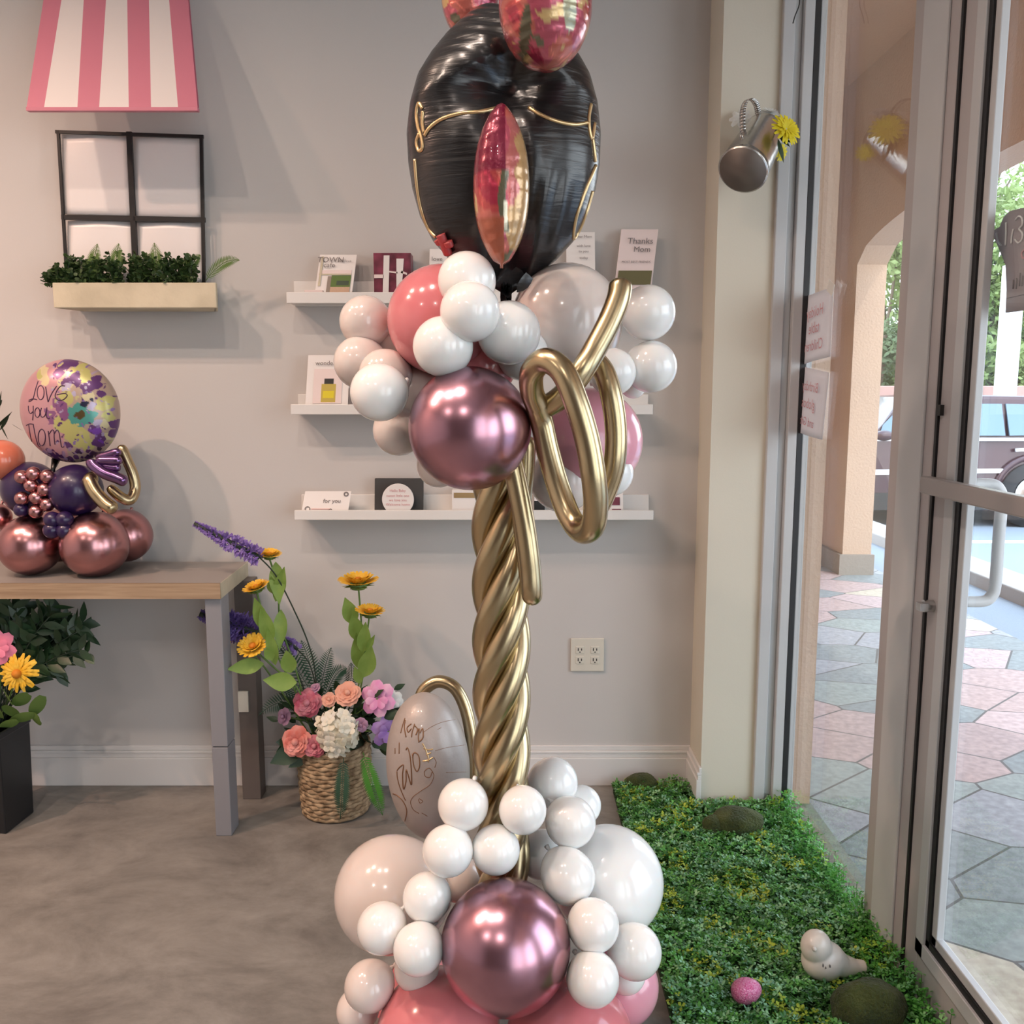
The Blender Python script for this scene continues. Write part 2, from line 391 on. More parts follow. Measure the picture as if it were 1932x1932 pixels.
LOC = {}
def obj(name, mb, mats, parent=None, smooth=True, bevel=0, base='bottom'):
    vs = np.array([tuple(v) for v in mb.v], dtype=float)
    lo, hi = vs.min(0), vs.max(0)
    org = np.array([(lo[0] + hi[0]) / 2, (lo[1] + hi[1]) / 2, lo[2] if base == 'bottom' else (lo[2] + hi[2]) / 2])
    me = bpy.data.meshes.new(name)
    me.from_pydata((vs - org).tolist(), [], mb.f)
    if not isinstance(mats, (list, tuple)): mats = [mats]
    for m_ in mats: me.materials.append(M[m_] if isinstance(m_, str) else m_)
    if len(mats) > 1: me.polygons.foreach_set('material_index', mb.m)
    if smooth: me.polygons.foreach_set('use_smooth', [True] * len(me.polygons))
    if mb.c:
        ca = me.color_attributes.new('Col', 'FLOAT_COLOR', 'POINT')
        ca.data.foreach_set('color', np.array([(*c, 1) if len(c) == 3 else c for c in mb.c], dtype=float).ravel())
    me.update()
    o = bpy.data.objects.new(name, me); C.objects.link(o)
    LOC[o.name] = Vector(org)
    if parent is not None:
        o.parent = parent; o.location = Vector(org) - LOC[parent.name]
    else:
        o.location = Vector(org)
    if bevel:
        bv = o.modifiers.new('bevel', 'BEVEL'); bv.width = bevel; bv.segments = 2; bv.limit_method = 'ANGLE'
    return o

def thing(name, label, cat, loc, group=None):
    o = bpy.data.objects.new(name, None); C.objects.link(o); o.location = loc; LOC[o.name] = Vector(loc)
    o.empty_display_size = .05
    return tag(o, label, cat, group)

def tag(o, label, cat, group=None, kind=None):
    o['label'] = label; o['category'] = cat
    if group: o['group'] = group
    if kind: o['kind'] = kind
    return o

def struct(name, mb, m_, bevel=0, parent=None, smooth=False):
    o = obj(name, mb, m_, parent, smooth, bevel)
    if parent is None: o['kind'] = 'structure'
    return o

def smoothpath(pts, n=8, closed=False):
    pts = [Vector(p) for p in pts]; L = len(pts); out = []
    rngi = range(L) if closed else range(L - 1)
    for i in rngi:
        if closed: p0, p1, p2, p3 = pts[i - 1], pts[i], pts[(i + 1) % L], pts[(i + 2) % L]
        else: p0, p1, p2, p3 = pts[max(i - 1, 0)], pts[i], pts[i + 1], pts[min(i + 2, L - 1)]
        for k in range(n):
            t = k / n
            out.append(.5 * ((2 * p1) + (-p0 + p2) * t + (2 * p0 - 5 * p1 + 4 * p2 - p3) * t * t + (-p0 + 3 * p1 - 3 * p2 + p3) * t ** 3))
    if not closed: out.append(pts[-1])
    return out

def text_into(mb, s, size, origin, ux, uy, mi=0, depth=.0006, stretch=1.0):
    cu = bpy.data.curves.new('t', 'FONT'); cu.body = s; cu.size = size; cu.align_x = 'CENTER'; cu.align_y = 'CENTER'; cu.resolution_u = 3
    o = bpy.data.objects.new('t', cu); C.objects.link(o)
    dg = bpy.context.evaluated_depsgraph_get(); me = o.evaluated_get(dg).to_mesh()
    ux, uy = Vector(ux).normalized(), Vector(uy).normalized(); nz = ux.cross(uy)
    vs = [Vector(origin) + ux * v.co.x * stretch + uy * v.co.y for v in me.vertices]
    mb.add(vs, [tuple(p.vertices) for p in me.polygons], mi)
    o.evaluated_get(dg).to_mesh_clear(); bpy.data.objects.remove(o); bpy.data.curves.remove(cu)

def bvh_of(mb): return BVHTree.FromPolygons([Vector(v) for v in mb.v], mb.f)
def stroke(mb, bvh, pix, r, n=5, n_sub=6, mi=0, lift=.0):
    path = smoothpath([(x, y, 0) for x, y in pix], n_sub) if len(pix) > 2 else [Vector((*pix[0], 0)).lerp(Vector((*pix[1], 0)), k / 8) for k in range(9)]
    pts = []
    for q in path:
        d = ray(q.x, q.y).normalized(); h = bvh.ray_cast(Vector((0, 0, CH)), d)
        if h[0] is not None: pts.append(h[0] + h[1] * lift)
    if len(pts) > 1: mb.tube(pts, r, n, mi=mi)

# ================================================================ SETTING
D = 2.845
XG = .885
CEIL = 3.05
struct('floor', MB().box(-3.4, XG + .08, -3.2, D + .2, -.12, 0), 'floor')
struct('ceiling', MB().box(-3.4, XG + .08, -3.2, D + .2, CEIL, CEIL + .12), 'ceiling')
struct('wall_back', MB().box(-3.4, .60, D, D + .2, 0, CEIL), 'wall')
struct('wall_left', MB().box(-3.4, -3.2, -3.2, D, 0, CEIL), 'wall')
M['wall_dimmed'] = mat('wall_darkened_for_reflections', (.16, .14, .135), .8)  # unseen wall darkened to dim balloon reflections and bounced light
struct('wall_front', MB().box(-3.2, XG, -3.2, -3.0, 0, CEIL), 'wall_dimmed')
struct('wall_right', MB().box(.60, .765, 2.672, D + .2, 0, CEIL), 'cream')
bb = MB()
for z0, z1, t in ((0, .098, .016), (.098, .112, .012), (.112, .122, .014), (.122, .138, .008)):
    bb.box(-3.2, .60, D - t, D, z0, z1)
struct('baseboard_back', bb, 'trimwhite', .002)
bb = MB()
for z0, z1, t in ((0, .098, .016), (.098, .112, .012), (.112, .122, .014), (.122, .138, .008)):
    bb.box(.60 - t, .60, 2.66, D - .016, z0, z1)
struct('baseboard_right', bb, 'trimwhite', .002)

# storefront: jamb against the pilaster
jb = MB()
jb.box(.765, .800, 2.655, 2.85, 0, CEIL).box(.800, .822, 2.665, 2.85, 0, CEIL).box(.822, .852, 2.645, 2.80, 0, CEIL)
jb.box(.867, .886, 2.646, 2.80, 0, CEIL)
struct('trim_1', jb, 'alu', .003)
struct('trim_2', MB().box(.851, .867, 2.644, 2.80, 0, CEIL), 'gasket')
struct('trim_3', MB().box(.884, .960, 2.70, 3.1, -.02, CEIL), 'peach_wall')
# sill and head of the fixed pane
struct('trim_4', MB().box(.868, .93, -3.0, 2.66, -.01, .010), 'plinth', .001)
struct('trim_5', MB().box(.86, .93, -3.0, 2.66, 2.74, CEIL), 'alu', .003)
struct('window_1', MB().box(.8735, .8795, 2.04, 2.655, .012, 2.74), 'glass')
# mullion between fixed pane and door
ml = MB().box(.872, .93, 1.835, 2.04, 0, 2.74)
struct('trim_6', ml, 'alu_warm', .003)
struct('trim_7', MB().box(.866, .872, 1.872, 1.985, 0, 2.74), 'alu', .002)
struct('trim_8', MB().box(.874, .92, 1.826, 1.835, 0, 2.74), 'gasket')
# the rest of the storefront runs behind the camera
struct('trim_9', MB().box(.872, .93, .74, .84, 0, 2.74).box(.872, .93, -1.2, -1.1, 0, 2.74), 'alu', .003)
struct('window_2', MB().box(.893, .899, -1.1, .74, .012, 2.74), 'glass')
struct('window_3', MB().box(.893, .899, -3.0, -1.2, .012, 2.74), 'glass')
# the glass door leaf
door = thing('door_1', 'white aluminium framed glass shop door with push bar', 'door', (.90, 1.3, 0)); door['kind'] = 'structure'
del door['category']; del door['label']
y0, y1 = .845, 1.826
obj('stile', MB().box(.878, .925, 1.770, y1, .02, 2.72), 'alu_warm', door, False, .003)
obj('stile', MB().box(.878, .925, y0, y0 + .11, .02, 2.72), 'alu_warm', door, False, .003)
obj('rail', MB().box(.878, .925, y0 + .11, 1.770, .02, .12).box(.878, .925, y0 + .11, 1.770, 2.60, 2.72), 'alu_warm', door, False, .003)
gb = MB()
for a0, a1, x0, x1 in ((.00, .034, .872, .890), (.049, .070, .882, .898)):
    gb.box(x0, x1, 1.770 - a1, 1.770 - a0, .12 + a0, 2.60 - a0).box(x0, x1, y0 + .11 + a0, y0 + .11 + a1, .12 + a0, 2.60 - a0)
    gb.box(x0, x1, y0 + .11 + a0, 1.770 - a0, .12 + a0, .12 + a1).box(x0, x1, y0 + .11 + a0, 1.770 - a0, 2.60 - a1, 2.60 - a0)
obj('glazing_bead', gb, 'alu', door, False, .002)
gb = MB(); a0, a1, x0, x1 = .034, .049, .878, .896
gb.box(x0, x1, 1.770 - a1, 1.770 - a0, .12 + a0, 2.60 - a0).box(x0, x1, y0 + .11 + a0, y0 + .11 + a1, .12 + a0, 2.60 - a0)
gb.box(x0, x1, y0 + .11 + a0, 1.770 - a0, .12 + a0, .12 + a1)
obj('gasket', gb, 'gasket', door, False)
obj('pane', MB().box(.898, .904, y0 + .11, 1.770, .12, 2.60), 'glass', door, False)
obj('push_bar', MB().box(.838, .862, .86, 1.81, 1.112, 1.147).box(.855, .88, 1.77, 1.805, 1.115, 1.144).box(.855, .88, .865, .90, 1.115, 1.144), 'bracket', door, False, .004)
# outside pull handle
hp = [P(1800, 1148, 1.62), P(1852, 1146, 1.60), P(1876, 1128, 1.585), P(1881, 1090, 1.58), P(1884, 1020, 1.58), P(1888, 940, 1.58), P(1886, 926, 1.585), P(1868, 912, 1.60), P(1812, 905, 1.62)]
xx = [.912, .958, .975, .982, .982, .982, .975, .958, .912]
zz = [.895, .895, .905, .93, 1.02, 1.10, 1.125, 1.135, 1.135]
yy = [1.68] * 9
obj('pull_handle', MB().tube(smoothpath([(x, y, z) for x, y, z in zip(xx, [1.76] * 9, zz)], 6), .0115, 14), 'alu', door)
lk = P(1745, 1150, 1.77)
obj('lock_knob', MB().tube([(.878, 1.80, lk.z), (.858, 1.80, lk.z)], .013, 16).box(.845, .862, 1.786, 1.806, lk.z - .008, lk.z + .008), 'steel', door, False)
obj('latch', MB().box(.870, .879, 1.808, 1.822, 1.27, 1.292), 'dark', door, False)

# outdoors -----------------------------------------------------------------
struct('wall_outside', MB().box(.765, .955, 3.04, 7.3, -.05, 3.6), 'peach_wall')
struct('terrace', MB().box(.93, 2.76, -4, 14, -.14, -.02), 'pavers')
struct('road_lane', MB().box(2.76, 3.30, -4, 26, -.20, -.06), 'asphalt')
struct('kerb', MB().box(3.30, 3.62, -4, 26, -.20, .035), 'kerb', .01)
struct('road', MB().box(3.62, 40, -4, 40, -.22, -.10), 'asphalt')
struct('road_line', MB().box(3.64, 40, 8.2, 8.33, -.10, -.095).box(2.8, 2.9, 7.5, 20, -.06, -.055), 'whitepaint')
struct('arcade_ceiling', MB().box(.93, 2.76, -4, 7.3, 3.5, 3.62), 'peach_wall')
struct('arcade_end_wall', MB().box(.95, 2.43, 7.06, 7.3, -.02, 3.5), 'peach_wall')
def arcade():
    mb = MB()
    X0, X1 = 2.43, 2.64
    mb.box(X0, X1, 6.40, 7.3, .13, 3.5)
    def arch(ya, yb, mi=0):
        n = 28; ym = (ya + yb) / 2; h = (yb - ya) / 2; prev = None
        for i in range(n + 1):
            y = ya + (yb - ya) * i / n; u = (y - ym) / h
            z = 2.20 + .30 * math.sqrt(max(0, 1 - abs(u) ** 1.9))
            if prev: 
                y_, z_ = prev
                vs = [(x, yy_, zz_) for x in (X0, X1) for yy_, zz_ in ((y_, z_), (y, z), (y, 3.5), (y_, 3.5))]
                mb.add(vs, [(0, 1, 2, 3), (7, 6, 5, 4), (0, 4, 5, 1)])
            prev = (y, z)
    arch(2.4, 6.40); mb.box(X0, X1, 1.7, 2.4, .13, 3.5); arch(-2.3, 1.7); mb.box(X0, X1, -3.0, -2.3, .13, 3.5)
    mb2 = MB().box(X0 - .03, X1 + .015, 6.37, 7.3, -.02, .13).box(X0 - .03, X1 + .015, 1.67, 2.43, -.02, .13)
    a = struct('arcade_wall', mb, 'peach_wall')
    struct('arcade_plinth', mb2, 'plinth')
arcade()

# ceiling downlights (real recessed lamps, out of the frame)
LBL = ['above the table, farther from the glass', 'above the gap between table and balloon column', 'nearest to the balloon column', 'closest to the left wall', 'at the back left behind the viewer', 'at the back right behind the viewer']
for k, (x, y, e_, c_) in enumerate(((-1.75, 1.45, 14, (1, .74, .58)), (-1.15, .95, 10, (1, .78, .64)), (-.55, .9, 9, (1, .80, .68)), (-2.45, 1.3, 32, (1, .60, .44)), (-2.2, -.8, 14, (1, .84, .74)), (-.6, -1.2, 14, (1, .86, .78)))):
    t = thing('ceiling_light', 'round recessed ceiling downlight ' + LBL[k], 'ceiling light', (x, y, CEIL), 'recessed ceiling lights')
    obj('trim_ring', MB().lathe((x, y, CEIL), [(.07, -.001), (.075, -.012), (.055, -.012), (.052, -.002)], 32), 'trimwhite', t)
    obj('diffuser', MB().lathe((x, y, CEIL), [(.038, -.002), (.038, -.006)], 32), 'lamp', t)
    light('downlight', 'AREA', (x, y, CEIL - .02), e_, c_, .07, spread=math.radians(150))

# ================================================================ LEFT WALL DISPLAY
# striped awning on the wall
t = thing('wall_awning', 'pink and white striped awning above the black framed mock window', 'awning', (-1.0, D, 2.1))
Yb, Yt = 2.56, 2.83
bx = [50, 83, 146, 187, 243, 285, 336, 373]; tx = [82, 116, 158, 200, 240, 281, 319, 355]
Yat0 = 2.72
aw = MB()
bot = [P(x, 203.5, Yb) for x in bx]; mid = [P(x, 0, Yat0) for x in tx]
top = [b_ + (m_ - b_) * ((Yt - Yb) / (Yat0 - Yb)) for b_, m_ in zip(bot, mid)]
for i in range(7):
    q = [bot[i], bot[i + 1], top[i + 1], top[i]]; o_ = Vector((0, .012, .004))
    aw.add(q + [v + o_ for v in q], [(0, 1, 2, 3), (7, 6, 5, 4), (0, 4, 5, 1), (2, 6, 7, 3)], i % 2)
obj('canopy', aw, ['pink_stripe', 'white_stripe'], t, False)
for i in (2, 5):
    b_ = bot[i].lerp(top[i], .35)
    obj('bracket', MB().tube([b_ + Vector((0, .012, 0)), Vector((b_.x, D, b_.z + .02))], .006, 8), 'whitepaint', t)
lp = MB()
for i in range(7):
    b0, b1 = bot[i], bot[i + 1]
    lp.box(b0.x, b1.x, b0.y - .003, b0.y + .014, b0.z - .008, b0.z + .001)
obj('front_lip', lp, 'pink_stripe', t, False)

# mock window
t = thing('mock_window', 'black framed four pane mock window hung on the grey wall', 'wall decoration', (-1.2, D, 1.4))
Yw = 2.81
def fr_bar(mb, a, b_, wpx):
    A, B = P(*a, Yw), P(*b_, Yw); d = (B - A).normalized(); n_ = Vector((0, 1, 0)).cross(d).normalized()
    mb.obox((A + B) / 2, (B - A) / 2 + d * wpx * .0008, n_ * wpx * SC(*a, Yw) / 2, (0, .004, 0))
fb = MB()
fr_bar(fb, (108, 249), (381, 258), 6); fr_bar(fb, (110, 249), (127, 536), 5); fr_bar(fb, (380, 258), (385, 536), 6); fr_bar(fb, (126, 538), (385, 538), 6)
obj('frame', fb, 'black', t, False)
fb = MB(); fr_bar(fb, (244, 254), (257, 536), 10); fr_bar(fb, (121, 410), (383, 415), 9)
obj('muntin', fb, 'black', t, False)
for q in (((113, 252), (241, 256), (249, 407), (123, 404)), ((249, 257), (379, 260), (381, 410), (254, 408)), ((125, 416), (249, 418), (255, 536), (129, 536)), ((256, 419), (381, 420), (383, 536), (260, 536))):
    pm = MB(); A, B, Cc, Dd = [P(x, y, Yw + .006) for x, y in q]; n = 10; vs = []; fs = []
    for j in range(n + 1):
        for i in range(n + 1):
            u, v = i / n, j / n; p = (A * (1 - u) + B * u) * (1 - v) + (Dd * (1 - u) + Cc * u) * v
            vs.append(p + Vector((0, .012 * (math.cos(u * 6.28) * .3 + .5) * (1 - v) ** 3 , 0)))
    for j in range(n):
        for i in range(n): fs.append((j * (n + 1) + i, (j + 1) * (n + 1) + i, (j + 1) * (n + 1) + i + 1, j * (n + 1) + i + 1))
    pm.add(vs, fs); o = obj('pane', pm, 'panel', t); sm = o.modifiers.new('s', 'SOLIDIFY'); sm.thickness = .002

# planter trough
Yp = 2.705
a, b_ = P(98, 533, Yp), P(407, 533, Yp); zb = P(250, 581, Yp).z
tr = MB(); yb_ = D - .016; ax2, bx2 = a.x + .030, b_.x - .036
def plan(q, z0, z1):
    vs = [(x, y, z0) for x, y in q] + [(x, y, z1) for x, y in q]
    tr.add(vs, [(3, 2, 1, 0), (4, 5, 6, 7), (0, 1, 5, 4), (1, 2, 6, 5), (2, 3, 7, 6), (3, 0, 4, 7)])
plan([(a.x, Yp), (b_.x, Yp), (b_.x, Yp + .012), (a.x, Yp + .012)], zb, a.z)
plan([(ax2, yb_ - .012), (bx2, yb_ - .012), (bx2, yb_), (ax2, yb_)], zb, a.z)
plan([(a.x, Yp + .012), (a.x + .012, Yp + .012), (ax2 + .012, yb_ - .012), (ax2, yb_ - .012)], zb, a.z)
plan([(b_.x - .012, Yp + .012), (b_.x, Yp + .012), (bx2, yb_ - .012), (bx2 - .012, yb_ - .012)], zb, a.z)
plan([(a.x + .004, Yp + .012), (b_.x - .004, Yp + .012), (bx2 - .002, yb_ - .012), (ax2 + .002, yb_ - .012)], zb, zb + .012)
tag(obj('planter_trough', tr, 'trough', None, False, .003), 'long beige stone-look planter trough mounted below the mock window', 'planter')
tag(obj('planter_soil', MB().box(a.x + .045, b_.x - .050, Yp + .014, D - .03, zb + .012, a.z - .012), 'soil', None, False), 'dark filling inside the beige wall trough', 'soil')
# boxwood plants
def boxwood(cx, w_, topy):
    mb = MB(); sm_ = MB()
    n = int(520 * w_ / 50)
    base = P(cx, 536, 2.745)
    for s_ in range(9):
        px_ = cx + random.uniform(-w_ / 2, w_ / 2); tp = P(px_, topy + random.uniform(0, 22), 2.745 + random.uniform(-.03, .03))
        b0 = Vector((tp.x + random.uniform(-.02, .02), tp.y, base.z - .01)); sm_.tube([b0, b0.lerp(tp, .6) + Vector((random.uniform(-.008, .008), 0, 0)), tp], .0014, 5)
        for q in range(n // 9):
            t_ = random.uniform(.1, 1.02); c = b0.lerp(tp, t_)
            d = Vector((random.gauss(0, 1), random.gauss(0, 1), random.gauss(.3, .8))).normalized()
            c = c + Vector((d.x, d.y, 0)) * random.uniform(.002, .014)
            mb.blade(c, d, (random.gauss(0, 1), random.gauss(0, 1), .1), random.uniform(.010, .016), random.uniform(.009, .013), .2, 3, 'petal')
    return mb, sm_
def fernfrond(mb, p0, p1, sag, width, n=26, up=(0, -1, 0), leafw=.14):
    p0, p1 = Vector(p0), Vector(p1); pth = []
    for i in range(n + 1):
        t_ = i / n; pth.append(p0.lerp(p1, t_) + Vector(sag) * (4 * t_ * (1 - t_)))
    mb.tube(pth, .0012, 4)
    for i in range(2, n):
        t_ = i / n; d = (pth[i + 1] - pth[i - 1]).normalized() if i < n else (pth[i] - pth[i - 1]).normalized()
        sd = d.cross(Vector(up)).normalized()
        dn = 1
        L = width * math.sin(math.pi * min(1, t_ * .9 + .12)) ** .8 * .5 + .002
        for s_ in (1, -1):
            mb.blade(pth[i], sd * s_ + d * .55, d, L, max(.0025, L * leafw), .1, 3, 'leaf')
for i, (cx, w_, ty) in enumerate(((112, 44, 500), (152, 48, 486), (200, 52, 480), (245, 46, 474), (292, 46, 482), (338, 50, 480))):
    mb, sm_ = boxwood(cx, w_, ty)
    lb = ['leftmost boxwood sprig bending over the left end of the wall trough', 'second boxwood sprig from the left in the wall trough', 'boxwood clump between the first two fern tips in the trough', 'tallest boxwood clump under the middle bar of the mock window', 'boxwood clump right of the middle bar in the wall trough', 'rightmost boxwood clump in the wall trough'][i]
    t = thing('boxwood', lb, 'plant', P(cx, 536, 2.745), 'artificial boxwoods in the wall trough')
    obj('foliage', mb, 'boxleaf', t); obj('stem', sm_, 'darkstem', t)
for a0, a1, sg, lb in (((168, 530), (184, 460), 0, 'small fern frond standing at the left of the wall trough'), ((212, 530), (224, 459), 0, 'small fern frond left of the middle bar in the trough'), ((300, 530), (291, 458), 0, 'small fern frond leaning left, right of the middle bar'), ((345, 532), (378, 481), .01, 'pale fern frond leaning to the right window edge'), ((388, 530), (452, 491), .02, 'fern frond arching out past the right end of the trough')):
    mb = MB(); fernfrond(mb, P(*a0, 2.73), P(*a1, 2.73), (0, 0, sg), .045 if sg == 0 else .04, 26, leafw=.2)
    tag(obj('fern_frond', mb, 'fernlight', None), lb, 'plant', 'fern fronds in the wall trough')

# ================================================================ SHELVES
def shelf(xl, xr, ytop, ybot, yback, lb):
    Yf = 2.735
    A, B = P(xl, ytop, Yf), P(xr, ytop, Yf); zt, zb_ = A.z, P(xl, ybot, Yf).z
    zbk = P(xl, yback, D - .01).z
    t = thing('picture_ledge', lb, 'shelf', ((A.x + B.x) / 2, D, zb_), 'white picture ledges on the wall')
    obj('front_lip', MB().box(A.x, B.x, Yf, Yf + .012, zb_, zt), 'shelf', t, False, .0015)
    obj('ledge', MB().box(A.x, B.x, Yf + .012, D - .013, zb_ + .003, zb_ + .015), 'shelf', t, False)
    obj('back_board', MB().box(A.x, B.x, D - .013, D, zb_, zbk), 'shelf', t, False, .0015)
    return zb_ + .015
z1 = shelf(540, 1238, 551, 572, 531, 'topmost white picture ledge, holding gift boxes and cards')
z2 = shelf(548, 1232, 763, 782, 744, 'middle white picture ledge, holding the perfume picture')
z3 = shelf(555, 1233, 963, 981, 933, 'lowest white picture ledge, holding the round white card')

def leaning(mb, x0, x1, z0, h, Yf, lean, th=.004, mi=0, col=None, topshift=0):
    """a thin board standing on z0, top leaning back"""
    c = Vector(((x0 + x1) / 2 + topshift / 2, Yf + lean / 2, z0 + h / 2)); up = Vector((topshift, lean, h)).normalized(); nr = Vector((0, 1, 0)); nr = (nr - up * nr.dot(up)).normalized()
    mb.obox(c, ((x1 - x0) / 2, 0, 0), up * (Vector((topshift, lean, h)).length / 2), nr * th / 2, mi, col)
    return c, up, nr

def board(name, px0, px1, pyt, pyb_z, lb, cat, base_m, Yf=2.765, lean=.05, th=.004, topshift=0, group=None):
    z0 = pyb_z; X0 = P(px0, pyt, Yf).x; X1 = P(px1, pyt, Yf).x; H = P(px0, pyt, Yf + lean).z - z0
    t = thing(name, lb, cat, ((X0 + X1) / 2, Yf, z0), group)
    mb = MB(); c, up, nr = leaning(mb, X0, X1, z0, H, Yf, lean, th, 0, None, topshift)
    obj('board', mb, base_m, t, False, .0008)
    W = X1 - X0
    def at(u, v): return c + Vector((W * (u - .5), 0, 0)) + up * (Vector((topshift, lean, H)).length * (v - .5)) - nr * (th / 2 + .0008)
    return t, at, up, nr, W, H
PL = [0]
def patch(t, name, at, u0, u1, v0, v1, m_, nr):
    PL[0] = (PL[0] + 1) % 12; lf = -nr * PL[0] * .00018
    A, B, Cc, Dd = at(u0, v0) + lf, at(u1, v0) + lf, at(u1, v1) + lf, at(u0, v1) + lf
    mb = MB(); o_ = -nr * .0008
    mb.add([A, B, Cc, Dd] + [p + o_ for p in (A, B, Cc, Dd)], [(3, 2, 1, 0), (4, 5, 6, 7), (0, 1, 5, 4), (2, 3, 7, 6), (1, 2, 6, 5), (3, 0, 4, 7)])
    return obj(name, mb, m_, t, False)

t, at, up, nr, W, H = board('gift_card', 590, 661, 481, z1, 'white card with a printed pink furniture scene on the top ledge', 'card', 'card', topshift=.012)
for nm, r_, m_ in (('printed_band', (.05, .92, .56, .64), 'pinkcard'), ('printed_line', (.05, .92, .53, .56), 'trough'), ('printed_picture', (.40, .92, .26, .52), 'fernlight'), ('printed_plant', (.55, .88, .30, .40), 'darkleaf'), ('printed_cushion', (.40, .92, .02, .26), 'peach_wall'), ('printed_leg', (.06, .12, .28, .95), 'trough'), ('printed_stripe', (.30, .40, .14, .50), 'plinth'), ('printed_dish', (.5, .68, .03, .08), 'dark')):
    patch(t, nm, at, *r_, m_, nr)
tx_ = MB(); text_into(tx_, 'TOWN', W * .22, at(.32, .86) - nr * .0042, (1, 0, 0), up); text_into(tx_, 'cafe', W * .2, at(.30, .74) - nr * .0042, (1, 0, 0), up); text_into(tx_, 'delicious', W * .1, at(.7, .84) - nr * .0042, (1, 0, 0), up)
obj('lettering', tx_, 'greyink', t, False)
sb = MB(); A = P(574, 549, 2.752); B = P(608, 530, 2.752); sb.box(A.x, B.x, 2.752, 2.775, z1, z1 + .026)
tag(obj('small_box', sb, 'pinkcard', None, False, .001), 'small pale pink box lying in front of the furniture scene card', 'box')
sb = MB(); A = P(609, 551, 2.75); B = P(618, 542, 2.75); sb.box(A.x, B.x, 2.75, 2.765, z1, z1 + .016)
tag(obj('small_box', sb, 'shelf', None, False, .001), 'tiny white block on the top ledge beside the pale pink box', 'box')
# dark gift box with white bows
X0, X1 = P(706, 560, 2.765).x, P(776, 560, 2.765).x; HH = P(706, 477, 2.765).z - z1
t = thing('gift_box', 'dark maroon gift box printed with two white candles on the top ledge', 'box', ((X0 + X1) / 2, 2.765, z1))
M['maroon'] = mat('maroon_print', (.10, .02, .035), .35, vary=(22, (.26, .05, .09), 2))
obj('box_body', MB().box(X0, X1, 2.765, 2.83, z1, z1 + HH), 'maroon', t, False, .001)
def bx_px(px, py): return Vector((P(px, py, 2.764).x, 2.7635, P(px, py, 2.764).z))
for nm, q in (('printed_candle', ((724, 482), (735, 482), (733, 562), (722, 562))), ('printed_candle', ((748, 488), (762, 488), (757, 562), (748, 562))), ('printed_ribbon', ((706, 518), (724, 518), (724, 525), (706, 525))), ('printed_ribbon', ((734, 511), (750, 513), (750, 516), (734, 514))), ('printed_ribbon', ((758, 511), (768, 515), (768, 519), (756, 515)))):
    vs = [bx_px(*p) for p in q]; vs = [Vector((v.x, v.y, max(v.z, z1 + .001))) for v in vs]; o_ = Vector((0, -.001, 0))
    obj(nm, MB().add(vs + [v + o_ for v in vs], [(0, 1, 2, 3), (7, 6, 5, 4), (0, 4, 5, 1), (1, 5, 6, 2), (2, 6, 7, 3), (3, 7, 4, 0)]), 'card' if nm == 'printed_candle' else 'pinkcard', t, False)
t, at, up, nr, W, H = board('gift_card', 808, 850, 470, z1, 'white card half hidden behind the lower left of the black foil balloon', 'card', 'card')
tx_ = MB(); text_into(tx_, 'love', W * .3, at(.35, .78) - nr * .0042, (1, 0, 0), up); obj('lettering', tx_, 'greyink', t, False)
t, at, up, nr, W, H = board('gift_card', 1070, 1125, 438, z1, 'tall white card with faint writing right of the black foil balloon', 'card', 'card')
tx_ = MB()
for v, s_ in ((.92, 'Dear Mom'), (.78, 'with love'), (.70, 'to you'), (.6, 'today')): text_into(tx_, s_, W * .13, at(.6, v) - nr * .0042, (1, 0, 0), up)
obj('lettering', tx_, 'greyink', t, False)
t, at, up, nr, W, H = board('gift_card', 1158, 1229, 433, z1, 'pale pink card with script and olive band at right end of top ledge', 'card', 'pinkcard', topshift=.028, lean=.045)
patch(t, 'printed_band', at, .06, .96, .20, .40, 'olive', nr)
tx_ = MB(); text_into(tx_, 'Thanks', W * .24, at(.55, .82) - nr * .0042, (1, 0, 0), up); text_into(tx_, 'Mom', W * .22, at(.62, .70) - nr * .0042, (1, 0, 0), up); text_into(tx_, 'MOST BEST FRIENDS', W * .085, at(.5, .52) - nr * .0042, (1, 0, 0), up); obj('lettering', tx_, 'greyink', t, False)
# middle ledge: perfume picture
PL[0] = 0
t, at, up, nr, W, H = board('framed_picture', 573, 654, 671, z2, 'white framed picture of a yellow perfume bottle on the middle ledge', 'picture', 'card', lean=.04, th=.012, topshift=.006)
patch(t, 'inner_mat', at, .17, .84, .10, .74, 'pinkcard', nr)
M['perfume'] = mat('perfume_yellow_print', (.50, .38, .06), .5)
patch(t, 'printed_bottle', at, .36, .70, .12, .46, 'perfume', nr)
pm = patch(t, 'printed_cap', at, .42, .64, .46, .56, 'dark', nr); patch(t, 'printed_label', at, .40, .66, .20, .33, 'lemon', nr)
tx_ = MB(); text_into(tx_, 'wonderful', W * .15, at(.5, .84) - nr * .0042, (1, 0, 0), up); obj('lettering', tx_, 'greyink', t, False)
t, at, up, nr, W, H = board('gift_box', 657, 672, 733, z2, 'narrow dark edged card beside the perfume picture on the middle ledge', 'box', 'greyink', lean=.01, th=.01)
